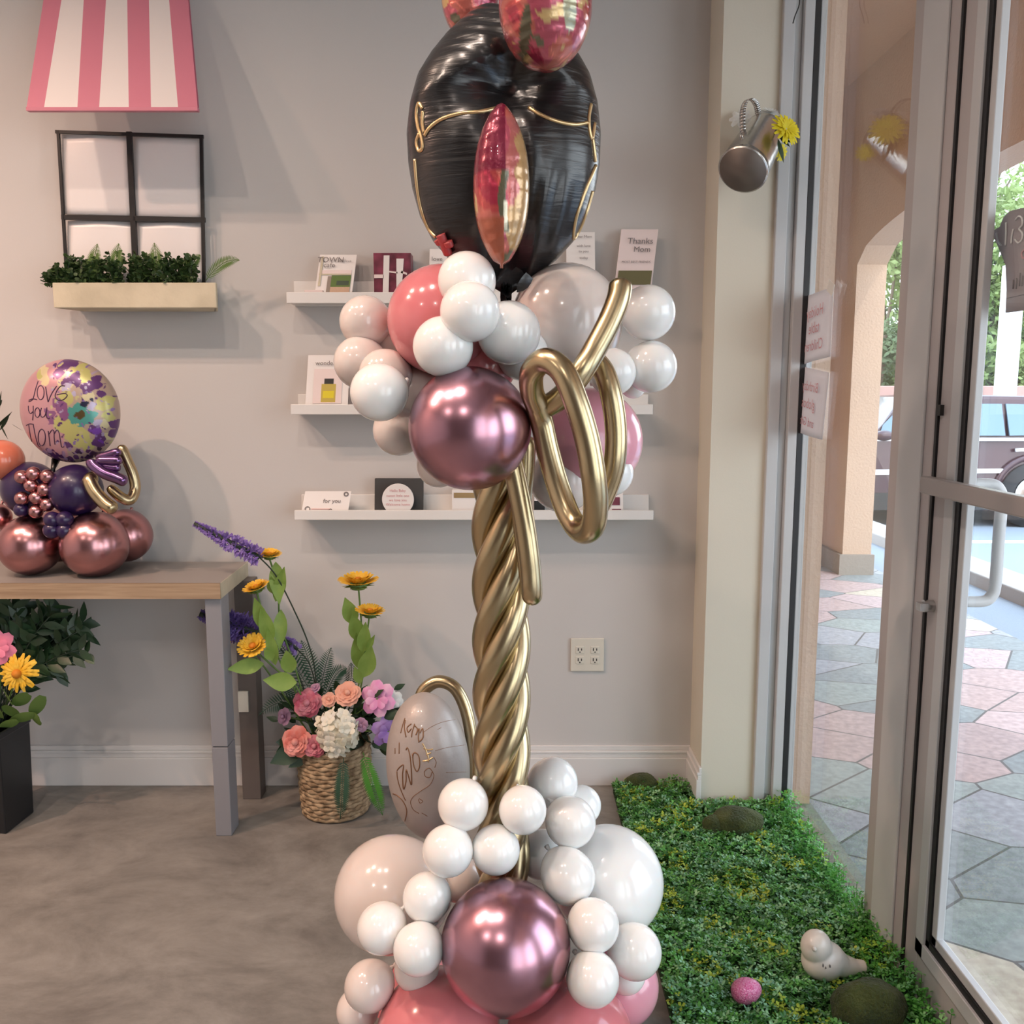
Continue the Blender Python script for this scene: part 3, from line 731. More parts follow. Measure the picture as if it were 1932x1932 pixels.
# lowest ledge
t, at, up, nr, W, H = board('gift_card', 567, 655, 927, z3, 'wide pale grey card with small drawings, left on the lowest ledge', 'card', 'card', lean=.03, topshift=.008)
def ring(mb, c, up_, nr_, r0, r1, n=20):
    sx = up_.cross(nr_).normalized(); vs = []
    for k_ in range(n):
        a_ = 6.2832 * k_ / n; d_ = sx * math.cos(a_) + up_ * math.sin(a_)
        vs += [c + d_ * r0, c + d_ * r1]
    mb.add(vs, [(2 * k_, 2 * k_ + 1, (2 * k_ + 3) % (2 * n), (2 * k_ + 2) % (2 * n)) for k_ in range(n)])
rg = MB(); ring(rg, at(.9, .86) - nr * .001, up, nr, .004, .008); ring(rg, at(.12, .2) - nr * .001, up, nr, .006, .009); ring(rg, at(.62, .14) - nr * .001, up, nr, .003, .006)
text_into(rg, 'for you', W * .13, at(.62, .55) - nr * .001, (1, 0, 0), up)
obj('printed_drawing', rg, 'greyink', t, False)
patch(t, 'printed_line', at, .2, .6, .19, .21, 'salmon', nr)
X0, X1 = P(705, 960, 2.77).x, P(798, 960, 2.77).x
M['charcoal'] = mat('charcoal_card', (.045, .045, .045), .7)
mbk = MB(); leaning(mbk, X0, X1, z3, P(740, 903, 2.79).z - z3, 2.785, .02, .006)
tag(obj('backing_card', mbk, 'charcoal', None, False, .012), 'charcoal card standing behind the round white card', 'card')
cc = P(751, 943, 2.765); rr_ = 30 * SC(751, 943, 2.765)
t = thing('round_card', 'round white card with red writing on the lowest ledge', 'card', (cc.x, cc.y, z3))
Rx = Matrix.Rotation(math.radians(90), 3, 'X')
cc.z = z3 + rr_ - .004
obj('disc', MB().lathe(cc, [(rr_, -.004), (rr_, .004)], 40, rot=Rx), 'card', t, False, .001)
tx_ = MB()
for dz, s_ in ((.028, 'Hello Baby'), (.012, 'sweet little one'), (-.002, 'we love you'), (-.016, 'Welcome home')): text_into(tx_, s_, .0115, (cc.x, cc.y - .0052, cc.z + dz), (1, 0, 0), (0, 0, 1))
obj('lettering', tx_, 'redink', t, False)
A, B = P(853, 960, 2.77), P(897, 960, 2.77); zt = P(853, 925, 2.77).z
t = thing('gift_box', 'white box with a gold band left of the twisted gold column', 'box', ((A.x + B.x) / 2, 2.77, z3))
obj('box_body', MB().box(A.x, B.x, 2.77, 2.82, z3, zt), 'card', t, False, .001); obj('gold_band', MB().box(A.x + .006, B.x, 2.7685, 2.77, zt - .024, zt - .008), 'goldprint', t, False)
A, B = P(1008, 960, 2.77), P(1028, 960, 2.77); zt = P(1008, 912, 2.77).z
t = thing('gift_box', 'narrow black and white box between the gold balloon loops', 'box', ((A.x + B.x) / 2, 2.77, z3))
obj('box_body', MB().box(A.x, B.x, 2.77, 2.82, z3, zt), 'black', t, False, .001); obj('white_label', MB().box(A.x, B.x - .003, 2.7685, 2.77, zt - .055, zt - .022), 'card', t, False)
t, at, up, nr, W, H = board('gift_card', 1134, 1177, 905, z3, 'white card with a dark red drawing at right of the lowest ledge', 'card', 'card', lean=.03)
patch(t, 'printed_shape', at, .45, .85, .25, .48, 'maroon', nr); patch(t, 'printed_base', at, .5, .9, .10, .14, 'maroon', nr)

# outlet
def outlet(name, cx, cy, w_, h_, Yo, cols, rows, lb):
    c = P(cx, cy, Yo); s_ = SC(cx, cy, Yo); W_, H_ = w_ * s_ / 2, h_ * s_ / 2
    t = thing(name, lb, 'outlet', (c.x, Yo, c.z - H_))
    obj('cover_plate', MB().box(c.x - W_, c.x + W_, Yo - .005, Yo + .002, c.z - H_, c.z + H_), 'plate', t, False, .002)
    for i in range(cols):
        for j in range(rows):
            px_, pz = c.x + (i - (cols - 1) / 2) * W_ * .9, c.z + (j - (rows - 1) / 2) * H_ * .62
            sk = obj('socket', MB().box(px_ - .014, px_ + .014, Yo - .007, Yo - .004, pz - .013, pz + .013), 'plate', t, False, .002)
            obj('slot', MB().box(px_ - .007, px_ - .004, Yo - .0076, Yo - .0066, pz - .003, pz + .007).box(px_ + .004, px_ + .007, Yo - .0076, Yo - .0066, pz - .002, pz + .006).box(px_ - .002, px_ + .002, Yo - .0076, Yo - .0066, pz - .009, pz - .005), 'dark', sk, False)
outlet('wall_outlet', 1108, 1235, 63, 64, D - .003, 2, 2, 'ivory double outlet plate low on the back wall')

# ================================================================ TABLE
ZT = .775
t = thing('console_table', 'long grey table with oak front edge below the mock window', 'table', (-1.9, 2.65, 0))
xr = P(415, 1100, 2.48).x
A0 = P(415, 1100, 2.48); A1 = P(467, 1063, 2.80)
tb = MB(); xl = -3.0
ft, th = .775, .046
vs = [(xl, 2.48, ft), (A0.x, 2.48, ft), (A1.x, 2.80, ft), (xl, 2.80, ft)]; vs += [(x, y, z - th) for x, y, z in vs]
tb.add(vs, [(0, 1, 2, 3), (7, 6, 5, 4), (1, 5, 6, 2), (2, 6, 7, 3), (3, 7, 4, 0)])
obj('tabletop', tb, 'tabletop', t, False, .001)
obj('front_edge', MB().box(xl, A0.x + .0005, 2.478, 2.482, ft - th, ft - .0005), 'oak', t, False)
ev = [(A0.x + .0012, 2.4785, ft - .0005), (A1.x + .0012, 2.80, ft - .0005), (A1.x + .0012, 2.80, ft - th), (A0.x + .0012, 2.4785, ft - th)]
obj('end_edge', MB().add(ev + [(x - .002, y, z) for x, y, z in ev], [(3, 2, 1, 0), (4, 5, 6, 7), (0, 1, 5, 4), (2, 3, 7, 6)]), 'trough', t, False)
lx0, lx1 = P(386, 1135, 2.49).x, P(417, 1135, 2.49).x
lg = MB().box(lx0, lx1, 2.49, 2.56, .28, ft - th).box(lx0, lx1, 2.49, 2.56, 0, .277)
obj('leg', lg, 'tableleg', t, False, .002)
M['leg_shaded'] = mat('shaded_table_leg', (.13, .11, .10), .5)  # shade on the rear leg is put into its colour
rx0, rx1 = P(449, 1300, 2.73).x, P(484, 1300, 2.73).x
lr = obj('leg', MB().box(rx0, rx1, 2.73, 2.79, 0, ft - th), 'leg_shaded', t, False, .002)
obj('outlet_plate', MB().box(rx0 + .001, rx0 + .033, 2.722, 2.73, P(450, 1342, 2.73).z, P(450, 1303, 2.73).z), 'plate', lr, False, .001)
obj('leg', MB().box(-2.95, -2.90, 2.49, 2.56, 0, ft - th), 'tableleg', t, False, .002)
obj('leg', MB().box(-2.95, -2.90, 2.73, 2.79, 0, ft - th), 'tableleg', t, False, .002)

# ================================================================ BALLOONS
CX, CY = -.02, 1.62
def balloon(cx, cy, rpx, Y, m_, lb, group, tail=None, stretch=1.05, name='balloon', nu=36, nv=22, knot=True):
    c = P(cx, cy, Y); r_ = rpx * SC(cx, cy, Y)
    if tail is None: tail = Vector((CX, CY + .1, c.z + (.10 if c.y < CY else 0))) - c
    tail = Vector(tail).normalized(); q = tail.to_track_quat('Z', 'Y').to_matrix(); vs_b = MB().ball((0, 0, 0), 1, 1, 1, nu, nv)
    mb = MB(); out = []
    for v in vs_b.v:
        v = Vector(v); z = v.z
        rad = 1 - .10 * max(0, z) ** 2
        out.append(c + q @ Vector((v.x * rad, v.y * rad, z * (stretch if z > 0 else 1))) * r_)
    mb.add(out, vs_b.f)
    o = obj(name, mb, m_, None, base='mid'); tag(o, lb, 'balloon', group)
    if knot:
        e_ = c + tail * r_ * stretch
        kn = MB().tube([e_ - tail * r_ * .04, e_ + tail * .006, e_ + tail * .009, e_ + tail * .014], [r_ * .10 + .002, .0028, .0045, .0050], 10)
        obj('knot', kn, m_, o)
    return o

G1 = 'white balloons of the upper cluster'; G2 = 'white balloons of the lower cluster'
UP = [ # cx cy r Y mat label
 (881, 530, 55, 1.50, 'latex_white', 'topmost small white balloon, just under the black foil balloon'),
 (887, 588, 57, 1.44, 'latex_white', 'small white balloon in front of the dusty pink one, directly under the topmost white balloon'),
 (836, 654, 57, 1.46, 'latex_white', 'small white balloon touching the top of the upper mauve chrome balloon'),
 (960, 628, 60, 1.50, 'latex_white', 'small white balloon between the big ivory balloon and the stacked white pair'),
 (985, 668, 50, 1.58, 'latex_white', 'white balloon peeking out left of the upper gold loop'),
 (690, 607, 49, 1.66, 'latex_sheer', 'sheer ivory balloon at the upper left corner of the upper cluster'),
 (740, 638, 45, 1.70, 'latex_sheer', 'sheer ivory balloon tucked behind the dusty pink balloon'),
 (680, 684, 50, 1.64, 'latex_sheer', 'leftmost sheer ivory balloon of the upper cluster'),
 (727, 708, 50, 1.60, 'latex_sheer', 'sheer ivory balloon mostly hidden behind the left white balloon'),
 (716, 740, 55, 1.50, 'latex_white', 'small white balloon left of the upper mauve chrome balloon'),
 (782, 745, 66, 1.66, 'latex_sheer', 'sheer balloon glowing pink behind the mauve chrome one'),
 (752, 812, 48, 1.62, 'latex_sheer', 'sheer ivory balloon at the lower left of the upper mauve chrome balloon'),
 (828, 878, 42, 1.66, 'latex_sheer', 'sheer balloon showing below the upper mauve chrome balloon'),
 (1222, 590, 52, 1.60, 'latex_white', 'upper one of the two white balloons at the right end of the upper cluster'),
 (1228, 692, 49, 1.60, 'latex_white', 'lower one of the two white balloons at the right end of the upper cluster'),
 (1155, 702, 45, 1.57, 'latex_white', 'white balloon behind the upper end of the right gold loop'),
 (1195, 728, 24, 1.66, 'latex_white', 'tiny white balloon under the right pair of white balloons'),
 (1150, 892, 45, 1.68, 'latex_white', 'white balloon below the dusty pink one, behind the gold loop'),
 (1062, 905, 62, 1.70, 'latex_sheer', 'sheer ivory balloon seen through the big gold loop'),
]
for a_ in UP:
    balloon(a_[0], a_[1], a_[2], a_[3], a_[4], a_[5], G1)
balloon(834, 604, 103, 1.60, 'latex_pink', 'large dusty pink balloon at the left of the upper cluster', None, stretch=1.1)
balloon(1069, 603, 104, 1.66, 'latex_sheer', 'large ivory balloon under the right side of the black foil balloon', None, stretch=1.15, tail=(.4, -.2, -1))
balloon(1112, 832, 100, 1.72, 'latex_lightpink', 'large pink balloon behind the gold loops', None, stretch=1.05)
balloon(912, 690, 62, 1.62, 'latex_pink', 'dusty pink balloon peeking out above the upper mauve chrome balloon', None)
balloon(888, 808, 117, 1.48, 'chrome_mauve', 'large mauve chrome balloon in the middle of the upper cluster', None, stretch=1.0, nu=64, nv=40, tail=(.9, .45, .25))

LOW = [
 (874, 1518, 48, 1.54, 'latex_white', 'white balloon against the left of the gold column, lower cluster'),
 (986, 1528, 45, 1.53, 'latex_white', 'white balloon against the right of the gold column, lower cluster'),
 (1043, 1476, 47, 1.68, 'latex_white', 'topmost white balloon of the lower cluster'),
 (1097, 1519, 37, 1.70, 'latex_white', 'white balloon peeking out under the topmost one of the lower cluster'),
 (1076, 1551, 48, 1.60, 'latex_white', 'white balloon at the top left of the big right white balloon'),
 (845, 1605, 48, 1.50, 'latex_white', 'white balloon above the left big ivory balloon, lower cluster'),
 (935, 1603, 46, 1.52, 'latex_white', 'white balloon right on top of the lower mauve chrome balloon'),
 (1022, 1612, 46, 1.66, 'latex_white', 'white balloon wedged behind others at the right of the column foot'),
 (1072, 1654, 51, 1.54, 'latex_white', 'egg shaped white balloon right above the lower mauve chrome balloon'),
 (870, 1660, 42, 1.68, 'latex_sheer', 'ivory balloon peeking out left of the lower mauve chrome balloon'),
 (806, 1693, 46, 1.50, 'latex_white', 'white balloon at the upper left of the lower mauve chrome balloon'),
 (721, 1751, 47, 1.48, 'latex_white', 'white balloon in front of the big left ivory balloon'),
 (790, 1790, 48, 1.44, 'latex_white', 'white balloon touching the left side of the lower mauve chrome balloon'),
 (786, 1828, 42, 1.52, 'latex_sheer', 'white balloon peeking out beneath the one left of the mauve chrome balloon'),
 (1119, 1746, 49, 1.47, 'latex_white', 'white balloon at the right side of the lower mauve chrome balloon'),
 (1197, 1795, 51, 1.50, 'latex_white', 'rightmost small white balloon of the lower cluster'),
 (1118, 1847, 50, 1.42, 'latex_white', 'white balloon at the lower right of the lower mauve chrome balloon'),
 (1180, 1836, 38, 1.54, 'latex_white', 'white balloon half hidden between the two lowest right white ones'),
 (697, 1860, 47, 1.52, 'latex_sheer', 'ivory balloon low at the left edge of the lower cluster'),
 (675, 1906, 40, 1.56, 'latex_sheer', 'lowest ivory balloon at the left edge of the lower cluster'),
]
for a_ in LOW:
    balloon(a_[0], a_[1], a_[2], a_[3], a_[4], a_[5], G2, stretch=1.2 if a_[0] == 1072 else 1.05)
balloon(738, 1686, 106, 1.66, 'latex_sheer', 'large ivory balloon at the left of the lower cluster', None, stretch=1.12)
balloon(1148, 1663, 103, 1.66, 'latex_white', 'large white balloon at the right of the lower cluster', None, stretch=1.1)
balloon(954, 1783, 122, 1.46, 'chrome_mauve', 'large mauve chrome balloon in the middle of the lower cluster', None, stretch=1.0, nu=64, nv=40, tail=(0, .9, .3))
balloon(828, 1954, 118, 1.50, 'latex_pink', 'dusty pink balloon at the bottom left of the column base', None)
balloon(1074, 1968, 122, 1.48, 'latex_pink', 'dusty pink balloon at the bottom right of the column base', None)
balloon(1168, 1858, 74, 1.60, 'latex_lightpink', 'light pink balloon peeking out at the right of the column base', None)
balloon(790, 1900, 90, 1.78, 'latex_pink', 'dusty pink balloon at the back left of the column base', None)

# gold twisted column
t = thing('twisted_column', 'twisted gold chrome balloon column joining the two balloon clusters', 'balloon column', (CX, CY, .2))
zb_, zt_ = P(946, 1680, CY).z, P(946, 800, CY).z
NS, Rc, rt = 4, .0325, .0232
pitch = .425
for s_ in range(NS):
    pts = []; n = 120
    for i in range(n + 1):
        z = zb_ + (zt_ - zb_) * i / n
        a_ = 2 * math.pi * (z / pitch + s_ / NS)
        xo = CX + (-.000 if True else 0)
        pts.append((xo + Rc * math.cos(a_), CY + Rc * math.sin(a_), z))
    obj('tube_balloon', MB().tube(pts, rt, 18), 'chrome_gold', t)
# gold loops
def loop(pix, Ys, r_px, lb, closed=False, name='tube_balloon', m_='chrome_gold', group='gold tube balloons on the upper cluster'):
    pts = [P(x, y, Y) for (x, y), Y in zip(pix, Ys)]; pp = smoothpath(pts, 8, closed)
    r_ = r_px * SC(pix[0][0], pix[0][1], Ys[0])
    L = len(pp)
    rs = [r_] * L if closed else [r_ * min(1, math.sqrt(max(.02, 1 - (1 - min(i, L - 1 - i) / 4) ** 2)) if min(i, L - 1 - i) < 4 else 1) for i in range(L)]
    return tag(obj(name, MB().tube(pp, rs, 20, closed=closed), m_, None), lb, 'balloon', group)
loop([(1012, 762), (1003, 735), (1005, 700), (1030, 680), (1062, 702), (1088, 762), (1108, 830), (1120, 900), (1124, 955), (1118, 993), (1098, 1003), (1075, 975), (1052, 915), (1034, 850), (1022, 795)],
     [1.44, 1.42, 1.39, 1.36, 1.34, 1.33, 1.33, 1.33, 1.34, 1.36, 1.40, 1.43, 1.45, 1.46, 1.46], 22.5, 'large gold balloon loop hanging in front, right of the mauve chrome balloon', True)
loop([(1171, 528), (1167, 562), (1149, 608), (1124, 656), (1098, 700), (1070, 738), (1040, 762), (1014, 768)],
     [1.46, 1.45, 1.44, 1.43, 1.42, 1.43, 1.45, 1.46], 22.5, 'gold balloon tube curving up to the right, past the white balloons')
loop([(1112, 672), (1138, 700), (1154, 750), (1162, 810), (1160, 870), (1148, 915), (1128, 955), (1120, 920), (1112, 860), (1096, 790), (1066, 722)],
     [1.50, 1.49, 1.48, 1.48, 1.48, 1.49, 1.50, 1.53, 1.53, 1.52, 1.50], 21, 'rear gold balloon loop, right of the large front one')
loop([(962, 860), (968, 880), (980, 935), (992, 1000), (1001, 1070), (1004, 1122), (1000, 1100), (990, 1020), (984, 950), (990, 880), (992, 820)],
     [1.50, 1.50, 1.50, 1.50, 1.50, 1.505, 1.54, 1.545, 1.545, 1.545, 1.545], 20, 'gold balloon tube hanging down beside the top of the twisted column')

# ================================================================ BLACK FOIL BALLOON
def foil_black():
    Y0 = 1.66
    rows = [(8, 926, 926), (22, 893, 962), (45, 868, 1010), (75, 838, 1060), (110, 812, 1092), (150, 788, 1114), (200, 775, 1127), (255, 768, 1133), (310, 771, 1131), (360, 779, 1123), (410, 793, 1107), (455, 817, 1082), (490, 848, 1050), (520, 890, 1012), (540, 926, 985), (556, 952, 962)]
    ys = np.array([r_[0] for r_ in rows], float); xl_ = np.array([r_[1] for r_ in rows], float); xr_ = np.array([r_[2] for r_ in rows], float)
    nz, nu = 110, 112; mb = MB(); vs = []
    pin = P(966, 132, 1.50)
    for j in range(nz + 1):
        tt = j / nz; tt = .5 - .5 * math.cos(math.pi * tt)
        y = 8 + 548 * tt
        a_, b_ = np.interp(y, ys, xl_), np.interp(y, ys, xr_)
        A, B = P(a_, y, Y0), P(b_, y, Y0); cx_ = (A.x + B.x) / 2; rx_ = (B.x - A.x) / 2; z = A.z
        dp = .145 * math.sin(math.pi * min(1, max(0, (y - 8) / 548))) ** .6
        sx = P(966 - (y - 130) * .025, y, 1.5).x
        for i in range(nu):
            a = 2 * math.pi * i / nu; ca, sa = math.cos(a), math.sin(a)
            x = cx_ + rx_ * ca; yy_ = dp * math.copysign(abs(sa) ** .85, sa)
            if y > 100: # seam cleft, front and back
                s_ = math.exp(-((x - sx) / .030) ** 2) * min(1, (y - 100) / 40)
                dep = .012 + .045 * math.exp(-((y - 560) / 160) ** 2)
                yy_ -= math.copysign(min(abs(yy_) * .8, s_ * dep), sa)
            if sa < 0:
                dd = ((x - pin.x) / .085) ** 2 + ((z - pin.z) / .045) ** 2
                yy_ += .034 * math.exp(-dd)
                yl = 134 + abs(x - pin.x) / .00094 * .42; fd = math.sin(min(math.pi, max(0, (540 - y) / 420) * math.pi / 2)) if y < 540 else 0
                yy_ += .030 * (1 - math.exp(-max(0, y - yl) / 30)) * fd * abs(sa) ** .7
                ang = math.atan2(z - pin.z, x - pin.x); d_ = math.hypot(x - pin.x, z - pin.z)
                yy_ += .004 * math.sin(ang * 11) * math.exp(-d_ / .09) * min(1, d_ / .02)
                # pleats, lower right and top left
                if x > sx: yy_ += .0035 * math.sin((x - z * .2) * 190) * max(0, min(1, (y - 330) / 60)) * max(0, min(1, (x - sx - .01) / .03)) * abs(sa)
                else: yy_ += .0022 * math.sin(z * 330 + x * 60) * max(0, min(1, (150 - y) / 60)) * abs(sa)
            vs.append(Vector((x, Y0 + yy_ , z)))
    fs = [(j * nu + i, j * nu + (i + 1) % nu, (j + 1) * nu + (i + 1) % nu, (j + 1) * nu + i) for j in range(nz) for i in range(nu)]
    fs += [tuple(range(nu))[::-1], tuple(nz * nu + i for i in range(nu))]
    mb.add(vs, fs)
    # crumpled neck
    t = thing('foil_balloon', 'large black foil balloon with gold lines on top of the upper cluster', 'balloon', P(955, 556, Y0))
    obj('body', mb, 'foil_black', t)
    nk = MB(); b0 = P(955, 550, Y0 - .0)
    for k_ in range(9):
        a_ = 6.28 * k_ / 9; nk.blade(b0 + Vector((0, -.01, .01)), (math.cos(a_) * .4, math.sin(a_) * .4 - .3, -1), (math.sin(a_), math.cos(a_), .3), random.uniform(.03, .05), .03, .4, 5, 'strap', fold=.6)
    nk.blade(P(975, 535, Y0 - .05), (-.1, -.3, 1), (1, .2, 0), .03, .04, .3, 4, 'strap'); nk.blade(P(1000, 520, Y0 - .07), (-.6, -.3, -1), (.6, .4, -.4), .035, .03, .3, 4, 'strap')
    obj('neck', nk, 'foil_black', t)
    bv = bvh_of(mb)
    w_ = .0034
    gl = MB()
    for st in ([(938, 204), (905, 211), (870, 214), (835, 224), (812, 240), (801, 256)], [(797, 205), (790, 195), (786, 215), (789, 240), (796, 262), (797, 280), (790, 284), (786, 268), (791, 252)],
               [(783, 300), (787, 350), (795, 395), (808, 430), (822, 447)], [(800, 250), (797, 230), (798, 210)],
               [(998, 203), (1025, 219), (1055, 230), (1085, 235), (1110, 231)], [(1115, 196), (1111, 220), (1112, 245), (1117, 262), (1122, 232)], [(1118, 262), (1121, 285), (1123, 305)],
               [(1124, 312), (1110, 345), (1097, 380), (1086, 415), (1082, 450), (1095, 430), (1108, 395), (1118, 360)]):
        stroke(gl, bv, st, w_, 6)
    obj('gold_line', gl, 'goldprint', t)
    pr = MB()
    for st in ([(836, 440), (842, 455), (850, 474)], [(831, 447), (836, 455)], [(849, 452), (852, 460)]): stroke(pr, bv, st, .0085, 10, lift=-.0070)
    obj('red_petal_print', pr, 'maroon_red', t)
    return t
foil_black()

FLCOL = [(.36, .03, .06), (.46, .07, .07), (.52, .14, .11), (.46, .09, .13), (.28, .02, .055)]
def floral_color(p, k):
    n = mnoise.noise(Vector(p) * 16 + Vector((k, 0, 0))); n2 = mnoise.noise(Vector(p) * 28 + Vector((0, k * 3, 7)))
    i = int((n * .9 + .5) * 5); c = FLCOL[max(0, min(4, i))]
    if n2 > .42: c = (.66, .45, .20)
    if n2 < -.50: c = (.14, .13, .08)
    if abs(n2) < .03: c = tuple(min(1, v * 1.6) for v in c)
    return c
def foil_pillow(cx, cy, rx, ry, thick, Y0, lb, k, outline=None, extra=None):
    n, mrow = 56, 44; mb = MB(); vs = []; cs = []
    c = P(cx, cy, Y0); s_ = SC(cx, cy, Y0)
    for side in (-1, 1):
        for j in range(mrow + 1):
            v = -1 + 2 * j / mrow
            hw = (math.sqrt(max(0, 1 - v * v)) if outline is None else outline(v))
            for i in range(n + 1):
                u = -1 + 2 * i / n
                x = hw * u * rx * s_; z = -v * ry * s_
                e_ = max(0, (1 - abs(u) ** 2.2)) ** .5 * max(0, 1 - abs(v) ** 2.4) ** .5
                pl = 1 + .12 * math.sin(v * 40 + u * 3) * (1 - e_)
                p = Vector((c.x + x, Y0 + side * thick * e_ * pl, c.z + z)); vs.append(p)
                col = floral_color(p, k)
                if extra: col = extra(u * hw, v, col)
                cs.append(col)
    N = (n + 1) * (mrow + 1)
    fs = []
    for j in range(mrow):
        for i in range(n):
            a_ = j * (n + 1) + i
            fs.append((a_, a_ + n + 1, a_ + n + 2, a_ + 1)); fs.append((N + a_, N + a_ + 1, N + a_ + n + 2, N + a_ + n + 1))
    mb.add(vs, fs); mb.c = cs
    o = obj('foil_balloon', mb, 'foil_floral', None, base='mid'); o.modifiers.new('w', 'WELD').merge_threshold = 1e-5
    return tag(o, lb, 'balloon', 'pink floral foil balloons')
def petal_outline(v):
    return max(.012, (1 - abs(v) ** 2.3) ** .75) if v < .93 else .06
def petal_extra(u, v, c):
    if u > .22 + .1 * math.sin(v * 9) and -.75 < v < .8: c = (.50, .30, .13) if u > .55 + .1 * math.sin(v * 17) or v > .3 else (.46, .13, .12)
    if abs(u - .10 + .08 * math.sin(v * 7)) < .13 and -.1 < v < .62: c = (.13, .12, .07)
    if abs(u - .15) < .07 and .25 < v < .55: c = (.7, .66, .5)
    if v > .45 and u < .1: c = (.40, .11, .06)
    if v < -.1 and u < .15: c = (.20, .012, .04) if c[0] > .2 else c
    return c
foil_pillow(946, 352, 53, 150, .048, 1.47, 'narrow pink and gold foil petal on the front of the black balloon', 1, petal_outline, petal_extra)
def big_extra(u, v, c):
    if ((u - .47) / .14) ** 2 + ((v - .36) / .28) ** 2 < 1: c = (.42, .40, .26)
    if ((u + .38 + v * .1) / .12) ** 2 + ((v - .62) / .34) ** 2 < 1: c = (.10, .09, .05)
    return c
foil_pillow(1029, 12, 88, 112, .085, 1.47, 'pink floral foil balloon at top right of the black one', 5, None, big_extra)
foil_pillow(886, -10, 54, 82, .05, 1.76, 'pink floral foil balloon behind the top left of the black one', 9)
# party balloon standing beside the column
Yq = 1.86
c = P(808, 1445, Yq); s_ = SC(808, 1445, Yq)
tt_ = Matrix.Rotation(math.radians(-4), 3, 'Y')
mb = MB().ball(c, 78 * s_, .095, 142 * s_, 72, 48, rot=tt_)
t = thing('foil_balloon', 'ivory foil balloon with bronze script, left of the column foot', 'balloon', (c.x, c.y, c.z - 142 * s_))
obj('body', mb, 'foil_party', t); bv = bvh_of(mb)
def zz2(pts): return [(720 + x / 5.68, 1260 + y / 5.68) for x, y in pts]
sc_ = MB()
for st in ([(250, 540), (225, 620), (205, 700)], [(255, 560), (245, 640), (262, 745)], [(320, 600), (275, 640), (285, 690), (320, 650)], [(355, 600), (330, 680), (320, 745)], [(355, 620), (385, 660), (365, 720), (400, 650)], [(405, 650), (395, 740), (400, 800)], [(410, 700), (440, 650), (445, 740), (410, 790)],
           [(145, 860), (145, 920)], [(190, 800), (188, 920)],
           [(165, 1100), (180, 1080), (200, 1060), (235, 1045), (225, 1150), (235, 1300), (262, 1210), (265, 1090), (318, 1255), (318, 1100), (305, 950), (280, 860), (260, 880)], [(165, 1110), (170, 1180), (200, 1290), (255, 1420)],
           [(330, 920), (345, 1050), (380, 1110), (408, 1040), (395, 940), (350, 910), (330, 960)], [(120, 1350), (170, 1370), (230, 1430), (270, 1530), (250, 1640)]):
    stroke(sc_, bv, zz2(st), .0014, 5)
obj('bronze_script', sc_, 'bronzeprint', t)
sc_ = MB()
for st in ([(560, 960), (585, 1010), (570, 1070)], [(550, 1120), (510, 1075), (460, 1110), (470, 1165), (520, 1170), (540, 1120), (560, 1160), (520, 1250), (420, 1320), (340, 1380), (310, 1440), (340, 1520), (400, 1560)], [(430, 1555), (490, 1590)], [(400, 1400), (440, 1430), (410, 1450), (395, 1410)]):
    stroke(sc_, bv, zz2(st), .0008, 5)
obj('swirl_line', sc_, 'bronzeprint', t)
sc_ = MB()
for st in ([(450, 690), (520, 640), (600, 600), (700, 570), (860, 545)], [(575, 890), (700, 855), (900, 825)], [(690, 1122), (930, 1115)], [(640, 640), (600, 660)]):
    stroke(sc_, bv, zz2(st), .0005, 5)
obj('seam_line', sc_, 'bronzeprint', t)
sc_ = MB()
for st in ([(440, 810), (470, 870), (500, 960), (500, 1010)], [(450, 860), (500, 880), (550, 870)], [(440, 1000), (500, 990), (550, 960)], [(480, 930), (530, 910)]): stroke(sc_, bv, zz2(st), .0016, 5)
obj('orange_flower_print', sc_, 'goldprint', t)
loop([(790, 1330), (800, 1302), (826, 1286), (856, 1296), (876, 1330), (888, 1380), (893, 1440), (890, 1500), (880, 1540)], [1.93, 1.93, 1.93, 1.92, 1.91, 1.90, 1.89, 1.88, 1.87], 12, 'gold balloon tube arching around the ivory foil balloon', group=None)

# ================================================================ TABLE ARRANGEMENT
YT = 2.60
GA = 'balloons of the arrangement on the table'
def tb_balloon(cx, cy, r_, Y, m_, lb, tail=(0, .6, .8), group=GA, **k_):
    return balloon(cx, cy, r_, Y, m_, lb, group, tail=tail, stretch=1.02, **k_)
tb_balloon(57, 1028, 57, 2.60, 'chrome_rose', 'rose gold chrome balloon at the left on the table')
tb_balloon(179, 1027, 62, 2.59, 'chrome_rose', 'rose gold chrome balloon at the front middle on the table')
tb_balloon(236, 1010, 50, 2.72, 'chrome_rose', 'rose gold chrome balloon at the back right on the table')
tb_balloon(-4, 975, 25, 2.64, 'chrome_rose', 'small rose gold balloon cut by the left photo edge')
tb_balloon(110, 1010, 50, 2.74, 'chrome_rose', 'rose gold chrome balloon hidden behind the front pair on the table')
tb_balloon(57, 922, 51, 2.64, 'latex_purple', 'deep purple balloon behind the rose gold berry cluster', tail=(0, .8, -.6))
tb_balloon(143, 925, 49, 2.60, 'latex_purple', 'deep purple balloon right of the berry cluster', tail=(0, .8, -.6))
gm = 'tiny rose gold balloons in a berry cluster'
names = ['top left', 'top middle', 'top right', 'second row left', 'second row right', 'third row left', 'third row middle', 'lower right', 'bottom']
for (x, y), nm in zip(((160, 1005), (245, 980), (345, 1000), (228, 1065), (325, 1095), (160, 1160), (265, 1155), (345, 1205), (262, 1255)), names):
    balloon(x / 3.864, 640 + y / 3.864, 13.5, 2.555, 'chrome_rose', 'tiny rose gold balloon at the %s of the berry cluster' % nm, gm, tail=(0, 1, 0), stretch=1.0, nu=20, nv=12, knot=False)
